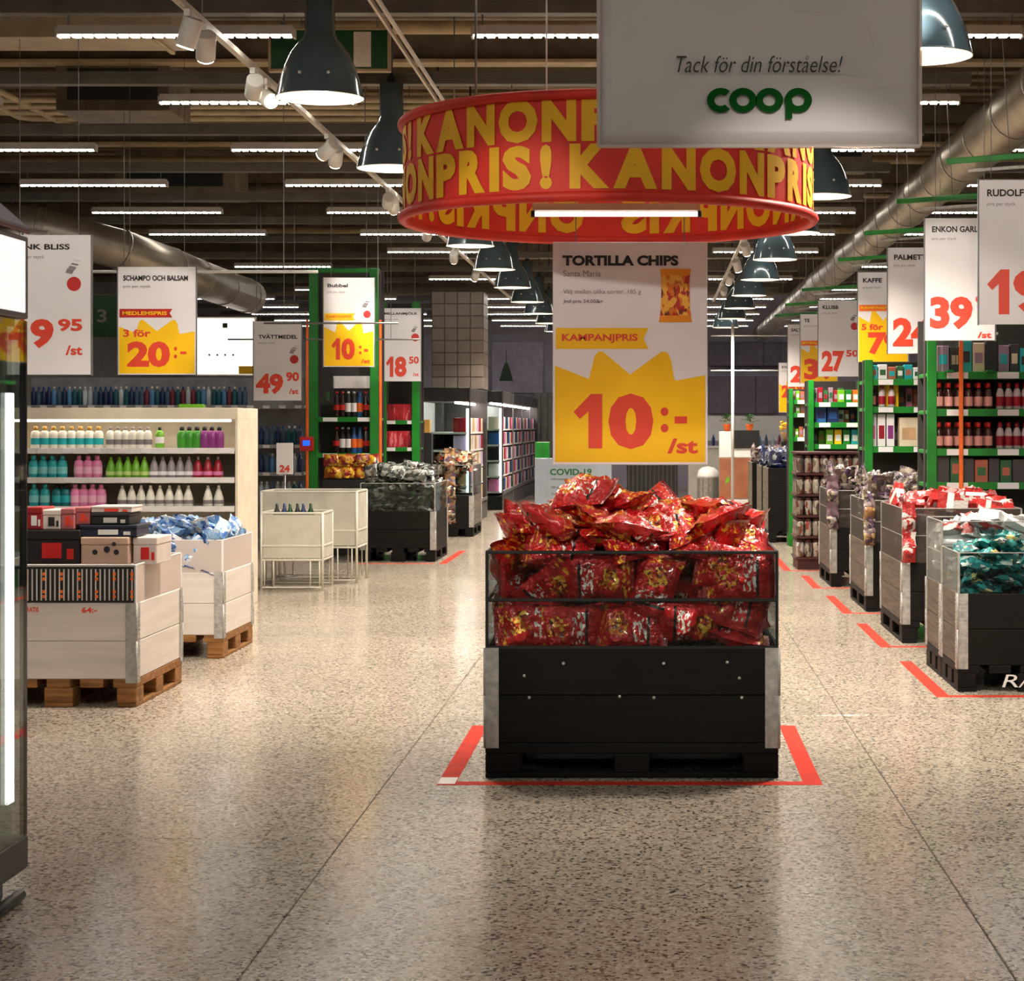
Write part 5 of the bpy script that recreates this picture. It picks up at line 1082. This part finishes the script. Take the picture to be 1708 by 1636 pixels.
# fuller stock on the right shelves
def stock(where, y, z, px0, px1, cols, hh, grp, step=15, d=.1):
    px = px0; k = 0; rn = random.Random(int(px0 + z * 100))
    while px < px1:
        wpx = step * rn.uniform(.8, 1.1); h = hh * rn.uniform(.75, 1.0); c = cols[k % len(cols)]
        t = thing('carton', '%s carton on the %s' % (c.name.split('_')[0], where), 'carton', (WX(px + wpx / 2, y), y + d / 2, z + .0005), grp)
        bx('box', (0, 0, h / 2), (wpx * y / F - .006, d, h), c, t); bx('label', (0, -d / 2 - .001, h * .5), (wpx * y / F * .6, .002, h * .35), cols[(k + 2) % len(cols)], t)
        px += wpx; k += 1
M_pine = plain('pine_carton', (40, 90, 50), .5); M_mauve = plain('mauve_carton', (150, 120, 140), .5); M_char = plain('charcoal_carton', (60, 54, 56), .5); M_clay = plain('terracotta_carton', (170, 90, 66), .5)
stock('bottom level of the nearest right green shelf', AY + .05, WZ(806, AY), 1562, 1720, [M_char, M_pine, M_char, M_clay], .22, 'dark cartons low on the nearest right shelf', 22)
stock('top level of the nearest right green shelf', AY + .05, WZ(622, AY), 1562, 1720, [M_mauve, M_char, M_teal, M_beige, M_char], .24, 'cartons high on the nearest right shelf', 20)
stock('top level of the second right green shelf', YB + .05, WZ(634, YB), 1450, 1552, [M_teal, M_paper, M_clay, M_pine], .14, 'cartons high on the second right shelf', 15)
stock('lower rear of the second right green shelf', YB + .2, WZ(746, YB), 1449, 1552, [M_char, M_clay, M_mauve], .2, 'rear cartons on the second right shelf', 13)
stock('upper rear of the second right green shelf', YB + .25, WZ(680, YB), 1449, 1552, [M_clay, M_char, M_pink], .18, 'rear cartons, upper second right shelf', 13)
stock('rear of the third right green shelf', YC + .2, WZ(742, YC), 1354, 1436, [M_pine, M_lime, M_mauve, M_gold], .2, 'rear cartons, third right shelf', 11)
stock('upper rear of the third right green shelf', YC + .2, WZ(706, YC), 1354, 1436, [M_navy, M_paper, M_clay], .18, 'rear cartons, upper third right shelf', 11)
stock('top of the third right green shelf', YC + .2, WZ(672, YC), 1354, 1400, [M_mauve, M_dred, M_pine], .18, 'cartons on top of the third right shelf', 10)
for k, (pz, lb) in enumerate(((690, 'middle'), (730, 'lower'), (668, 'top'))): stock('%s level of the farthest right green shelf' % lb, 23.05, WZ(pz, 23.0), 1319, 1350, [M_mauve, M_lime, M_clay, M_paper], .14, 'cartons on the farthest right shelf, %s' % lb, 8)
for k, px in enumerate((1582, 1650)):
    t = thing('dispenser', ['left', 'right'][k] + ' clear acrylic dispenser tube above the sauce bottles', 'dispenser', (WX(px, AY), AY - .06, WZ(622, AY)))
    bx('tube', (0, 0, .14), (.09, .06, .28), M_acryl, t); bx('cap', (0, 0, .285), (.1, .07, .02), M_wb, t); bx('bracket', (0, .02, .01), (.05, .1, .02), M_green, t)
# ------------------------------------------------------------------ tiled pillar and chillers
M_tile = plain('grey_glazed_tile', (150, 138, 128), .35, var=.06, vscale=3); PY = 30.0
pxl, pxr = WX(720, PY), WX(806, PY); zlo, zhi = 2.02, WZ(486, PY)
pl = structure('wall_pillar', MB().box((pxl + pxr) / 2, PY + .41, (zlo + zhi) / 2, pxr - pxl, .8, zhi - zlo), plain('pillar_grout', (110, 102, 96), .8), 'tiled bulkhead pillar above the chillers')
nr, nc = 8, 4; tw, th_ = (pxr - pxl) / nc, (zhi - zlo) / nr
for i in range(nc):
    for j in range(nr): bx('tile', (pxl + tw * (i + .5), PY + .005, zlo + th_ * (j + .5)), (tw - .012, .02, th_ - .012), M_tile, pl)
for i in range(4):
    for j in range(nr): bx('tile', (pxr - .005, PY + .02 + .2 * (i + .5), zlo + th_ * (j + .5)), (.02, .19, th_ - .012), M_tile, pl)
bx('column_leg', (pxl + .09, PY + .2, zlo / 2), (.14, .3, zlo), plain('dark_column', (64, 60, 60), .5), pl)
M_dkf = plain('dark_fridge_frame', (70, 66, 66), .4, .3); M_lit = glow('chiller_light', (255, 246, 240), 30.0)
M_lit2 = glow('chiller_column_light', (255, 246, 244), 3.0)
def chiller(lab, x, y0, y1, h, n_sh, cols, grp):
    """upright glass chiller facing the aisle (+x)"""
    t = thing('chiller', lab, 'fridge', (x - .4, (y0 + y1) / 2, 0)); L = y1 - y0
    bx('back_panel', (-.38, 0, h / 2), (.04, L, h), M_white, t); bx('plinth', (0, 0, .12), (.8, L, .24), M_dkf, t); bx('header', (0, 0, h - .1), (.8, L, .2), M_dkf, t)
    for s in (-1, 1): bx('end_panel', (0, s * (L / 2 - .02), h / 2), (.8, .04, h), M_dkf if s > 0 else M_glass, t)
    bx('light_bar', (.2, 0, h - .215), (.06, L - .2, .03), M_lit, t)
    bx('light_column', (.36, -L / 2 + .08, h / 2), (.04, .04, h - .6), M_lit2, t)
    nd = max(1, round(L / 2.5))
    for k in range(nd + 1): bx('door_frame', (.4, -L / 2 + L * k / nd, h / 2), (.02, .05, h), M_dkf if k == 0 else M_grey_metal, t)
    for k in range(nd):
        bx('kick_rail', (.41, -L / 2 + L * (k + .5) / nd, .3), (.02, L / nd - .07, .05), M_grey_metal, t)
    for s in range(n_sh):
        z = .3 + (h - .7) * s / n_sh
        bx('shelf', (0, 0, z), (.7, L - .1, .03), M_white, t)
        k = 0; yy = -L / 2 + .2
        while yy < L / 2 - .2:
            o = tag(bx('chilled_pack', (x - .4 + .25, (y0 + y1) / 2 + yy, z + .0155 + .105), (.2, .2, .21), cols[(k + s) % len(cols)]), '%s chilled pack on the shelves of the %s chiller' % (cols[(k + s) % len(cols)].name.split('_')[0], grp), 'packet', 'chilled packs, %s chiller' % grp); k += 1; yy += .34
CC = [M_paper, M_kraft, M_wb, plain('lilac_carton', (190, 170, 206), .5), M_dred, M_beige]
chiller('glass chiller with lit shelves under the tiled pillar', WX(790, 28.4), 27.8, 30.6, 2.0, 5, CC, 'nearer')
chiller('long row of glass chiller doors receding along the left aisle', WX(838, 33), 33.0, 43.0, 2.05, 5, [M_pink, M_paper, M_black, M_steelbl, M_cream, M_dred], 'farther')
# ------------------------------------------------------------------ background near the checkout
y = 44.7
t = thing('wall_picture', 'pale wall panel with a green lamp symbol behind the chillers', 'wall panel', (WX(862, y), y + .2, WZ(655, y)))
bx('panel', (0, 0, .6), (1.2, .03, 1.2), plain('lilac_panel', (206, 198, 226), .6), t)
m = MB(); m.quad([(-.42, -.02, .28), (-.1, -.02, .28), (-.17, -.02, .55), (-.23, -.02, .7), (-.29, -.02, .7), (-.35, -.02, .55)]); m.quad([(-.268, -.02, .7), (-.252, -.02, .7), (-.252, -.02, 1.0), (-.268, -.02, 1.0)]); m.build('lamp_symbol', M_dkgreen, t)
for k, (p0, p1, q0, q1, c) in enumerate([(890, 925, 655, 760, M_wall2), (1183, 1300, 628, 690, plain('mauve_kitchen_panel', (120, 108, 124), .5)), (1183, 1320, 570, 610, plain('mauve_dark_panel', (104, 94, 112), .5))]):
    y = 44.3; o = thing('wall_unit', ['grey wall unit beside the chillers', 'mauve wall cupboard behind the checkout', 'upper mauve wall cupboard behind the checkout'][k], 'cupboard', (WX((p0 + p1) / 2, y), y + .4, WZ(q1, y)))
    w_, h_ = (p1 - p0) * y / F, (q1 - q0) * y / F
    for i in range(3): bx('door', ((i - 1) * w_ / 3, -.3, h_ / 2), (w_ / 3 - .015, .02, h_ - .02), c, o)
    bx('carcass', (0, 0, h_ / 2), (w_, .56, h_), c, o)
    m = MB()
    for i in range(3): m.box((i - 1) * w_ / 3 + w_ * .12, -.325, h_ * .3, .02, .02, .14)
    m.build('handles', M_grey_metal, o)
y = 29.0
t = thing('info_panel', 'grey blue floor standing COVID-19 information panel behind the chips bin', 'sign', (WX(956, y), y, 0))
bx('panel', (0, 0, .49), (1.16, .03, .94), plain('grey_blue_panel', (150, 160, 172), .5, var=.03), t)
for s in (-1, 1): bx('foot', (s * .45, 0, .012), (.06, .4, .024), M_grey_metal, t)
m = MB(); text_fit(m, 'COVID-19', -.35, .70, .28, .80, -.017, .03); m.build('title_lettering', M_pgreen, t)
m = MB(); text_fit(m, 'Information till dig som kund', -.33, .62, .28, .66, -.017, .01); text_fit(m, 'Håll avstånd till varandra', -.33, .50, .1, .54, -.017, 0); text_fit(m, 'Tvätta händerna', -.33, .4, 0, .44, -.017, 0); m.build('small_lettering', M_pblack, t)
tag(bx('green_box', (WX(905, 29.4), 29.4, .5), (.22, .2, 1.0 + .2), M_green), 'green upright bin behind the COVID-19 panel', 'bin').location.z = .6
y = 35
t = thing('black_cabinet', 'low black ribbed cabinet behind the chips heap', 'cabinet', (WX(1088, y), y, 0)); w_ = 85 * y / F
bx('body', (0, .2, .42), (w_, .4, .62), M_black, t); bx('base', (0, .2, .055), (w_ * 1.05, .42, .11), M_beige, t); bx('top', (0, .2, .745), (w_ * 1.04, .44, .03), M_grey_metal, t)
for k in range(12): bx('rib', (-w_ / 2 + w_ * (k + .5) / 12, -.008, .42), (.02, .016, .6), plain('rib_grey', (60, 58, 56), .4), t)
t = thing('waste_bin', 'round steel waste bin with domed lid near the checkout', 'bin', (WX(1181, y), y, 0))
MB().lathe([(.17, 0), (.19, .02), (.19, .5), (.2, .51)], 24).build('barrel', M_zinc, t); MB().lathe([(.2, .51), (.2, .54), (.18, .63), (.11, .69), (.01, .71)], 24).build('domed_lid', M_white, t)
for k in range(12): bx('stave', (.192 * math.cos(k * .5236), .192 * math.sin(k * .5236), .26), (.012, .012, .46), M_grey_metal, t)
y = 34
t = thing('kiosk', 'white checkout kiosk with brown front panel and black screen', 'kiosk', (WX(1228, y), y, 0)); w_ = .62
bx('brown_panel', (0, 0, .52), (w_ * .95, .06, .72), plain('brown_board', (150, 92, 62), .5), t); bx('base', (0, .1, .07), (w_, .35, .14), M_white, t); bx('body', (.04, .12, 1.12), (w_ * 1.1, .3, .46), M_white, t)
bx('screen', (.16, -.04, 1.21), (.5, .02, .32), M_black, t); m = MB(); m.quad([(-.2, -.032, .42), (-.13, -.032, .46), (-.12, -.032, .56), (-.18, -.032, .52)]); m.build('leaf_print', M_lime, t)
for k, px in enumerate((1213, 1251)):
    t = thing('potted_plant', ['left', 'right'][k] + ' small potted plant on the white kiosk', 'plant', (WX(px, 34), 34.12, 1.3505))
    MB().lathe([(.05, 0), (.07, .12), (.075, .13)], 12).build('pot', M_orange, t); m = MB(); rn = random.Random(k)
    for q in range(34):
        a, e, r = rn.uniform(0, 6.28), rn.uniform(.3, 1.4), rn.uniform(.08, .17); c = Vector((math.cos(a) * math.cos(e) * r, math.sin(a) * math.cos(e) * r, .14 + math.sin(e) * r)); s = .045
        d = Vector((math.cos(a), math.sin(a), .4)).normalized(); b = d.cross(Vector((0, 0, 1))).normalized()
        m.add([c - d * s, c + b * s * .45 + Vector((0, 0, .01)), c + d * s, c - b * s * .45 + Vector((0, 0, .01))], [(0, 1, 2, 3)])
    m.build('leaves', plain('leaf_green', (50, 110, 36), .5), t)
t = thing('partition_frame', 'thin white metal frame standing before the checkout', 'frame', (WX(1222, 31), 31, 0))
MB().tube([(0, 0, 0), (0, 0, WZ(540, 31))], .025, 8).build('post', M_white, t)
for z in (618, 560): MB().tube([(-.35, 0, WZ(z, 31)), (1.0, 0, WZ(z, 31))], .012, 6).build('cross_bar', M_white, t)
bx('foot', (0, 0, .01), (.4, .4, .02), M_grey_metal, t)
t = thing('checkout_counter', 'long white checkout counter at the back right', 'counter', (WX(1300, 38), 38, 0)); bx('counter_body', (0, .3, .5), (3.6, .6, 1.0), M_wb, t); bx('worktop', (0, .3, 1.03), (3.7, .7, .05), M_white, t); bx('white_splashback', (0, .62, 1.4), (3.6, .03, .5), M_white, t)  # splashback is a plain white board
for k in range(14):
    px = 1190 + k * 11
    goods(kinds[k % 6], '%s bottle on the far checkout counter, %s from the left' % (kl[k % 6], ORD[k]), 'bottle', 'bottles on the checkout counter', WX(px, 38.1), 38.1, 1.0555)
t = thing('flower_basket', 'orange flower basket above the far navy bins', 'flowers', (WX(1318, 30), 30.0, 0)); bx('stand', (0, 0, .6), (.3, .3, 1.2), M_black, t)
MB().lathe([(.1, 1.2), (.16, 1.34), (.165, 1.35)], 12).build('basket', M_kraft, t); m = MB(); rn = random.Random(5)
for q in range(26):
    c = (rn.uniform(-.14, .14), rn.uniform(-.14, .14), 1.37 + rn.uniform(0, .12)); m.lathe([(.005, 0), (.035, .02), (.03, .035), (.005, .04)], 7, c=c)
m.build('blossoms', M_yellow, t)

# ------------------------------------------------------------------ display fridge at the left edge
fx, fy = -1.90, 5.83
t = thing('display_fridge', 'tall glass display fridge with white light box header at the left edge', 'fridge', (fx - .42, fy - .6, 0))
X1, YE = .42, .6          # local: front face at +x, far end at +y
M_lav = plain('lavender_grey_panel', (118, 108, 122), .5)
bx('plinth', (-.02, 0, .06), (.74, 1.16, .1), M_black, t); bx('base', (0, 0, .15), (.84, 1.2, .1), M_dkf, t)
MB().tube([(.34, .5, 0), (.34, .5, .05)], .03, 10).tube([(.40, .2, .02), (.40, .59, .02)], .018, 8).build('foot', M_black, t)
bx('back_panel', (-.40, 0, 1.0), (.03, 1.2, 1.6), M_dkf, t)
bx('corner_post', (X1 - .012, YE - .008, .98), (.02, .016, 1.56), M_dkf, t)
bx('end_glass', (-.02, YE - .004, .98), (.78, .006, 1.56), M_glass, t); bx('front_glass', (X1 - .004, 0, .98), (.006, 1.18, 1.56), M_glass, t)
bx('led_strip', (X1 - .012, YE - .133, .93), (.01, .055, 1.22), glow('fridge_led', (255, 252, 248), 2.5), t)
bx('light_box_frame', (0, 0, 1.89), (.84, 1.2, .25), M_dkf, t); bx('light_box_face', (X1 + .002, -.01, 1.89), (.006, 1.14, .215), glow('header_face', (248, 246, 248), .85), t)
bx('red_line', (X1 + .003, 0, 2.03), (.01, 1.19, .012), plain('deep_red', (96, 14, 16), .5), t)
m = MB(); pr_ = [(.42, 2.035), (.42, 2.045), (.30, 2.15), (-.42, 2.15), (-.42, 2.035)]
vs = [(x, y_, z) for y_ in (-.6, .6) for x, z in pr_]; m.add(vs, [(0, 1, 2, 3, 4)[::-1], (5, 6, 7, 8, 9)] + [(i, (i + 1) % 5, 5 + (i + 1) % 5, 5 + i) for i in range(5)]); m.build('top_cowl', M_lav, t)
bx('inner_header', (.30, .40, 1.715), (.10, .26, .09), M_beige, t); bx('orange_sticker', (.385, .5, 1.755), (.01, .14, .03), M_orange, t)
for k in range(16):
    z = .24 + k * .09; sh_ = bx('shelf', (.02, -.08, z), (.74, .98, .012), M_grey_metal, t)
    bx('price_rail', (.374, 0, 0), (.006, .98, .03), plain('brown_price_rail', (150, 112, 92), .6), sh_)
fcol = [M_kraft, M_dred, M_lime, M_beige, M_gold]
for k in range(8):
    for q in range(3):
        o = tag(bx('drink_carton', (fx - .42 + .33, fy - .6 + .36 - q * .085, .24 + k * .18 + .0065 + .035), (.07, .07, .07), fcol[(k + q) % 5]), '%s carton standing in the display fridge' % ['kraft', 'dark red', 'lime', 'beige', 'ochre'][(k + q) % 5], 'carton', 'cartons in the display fridge')
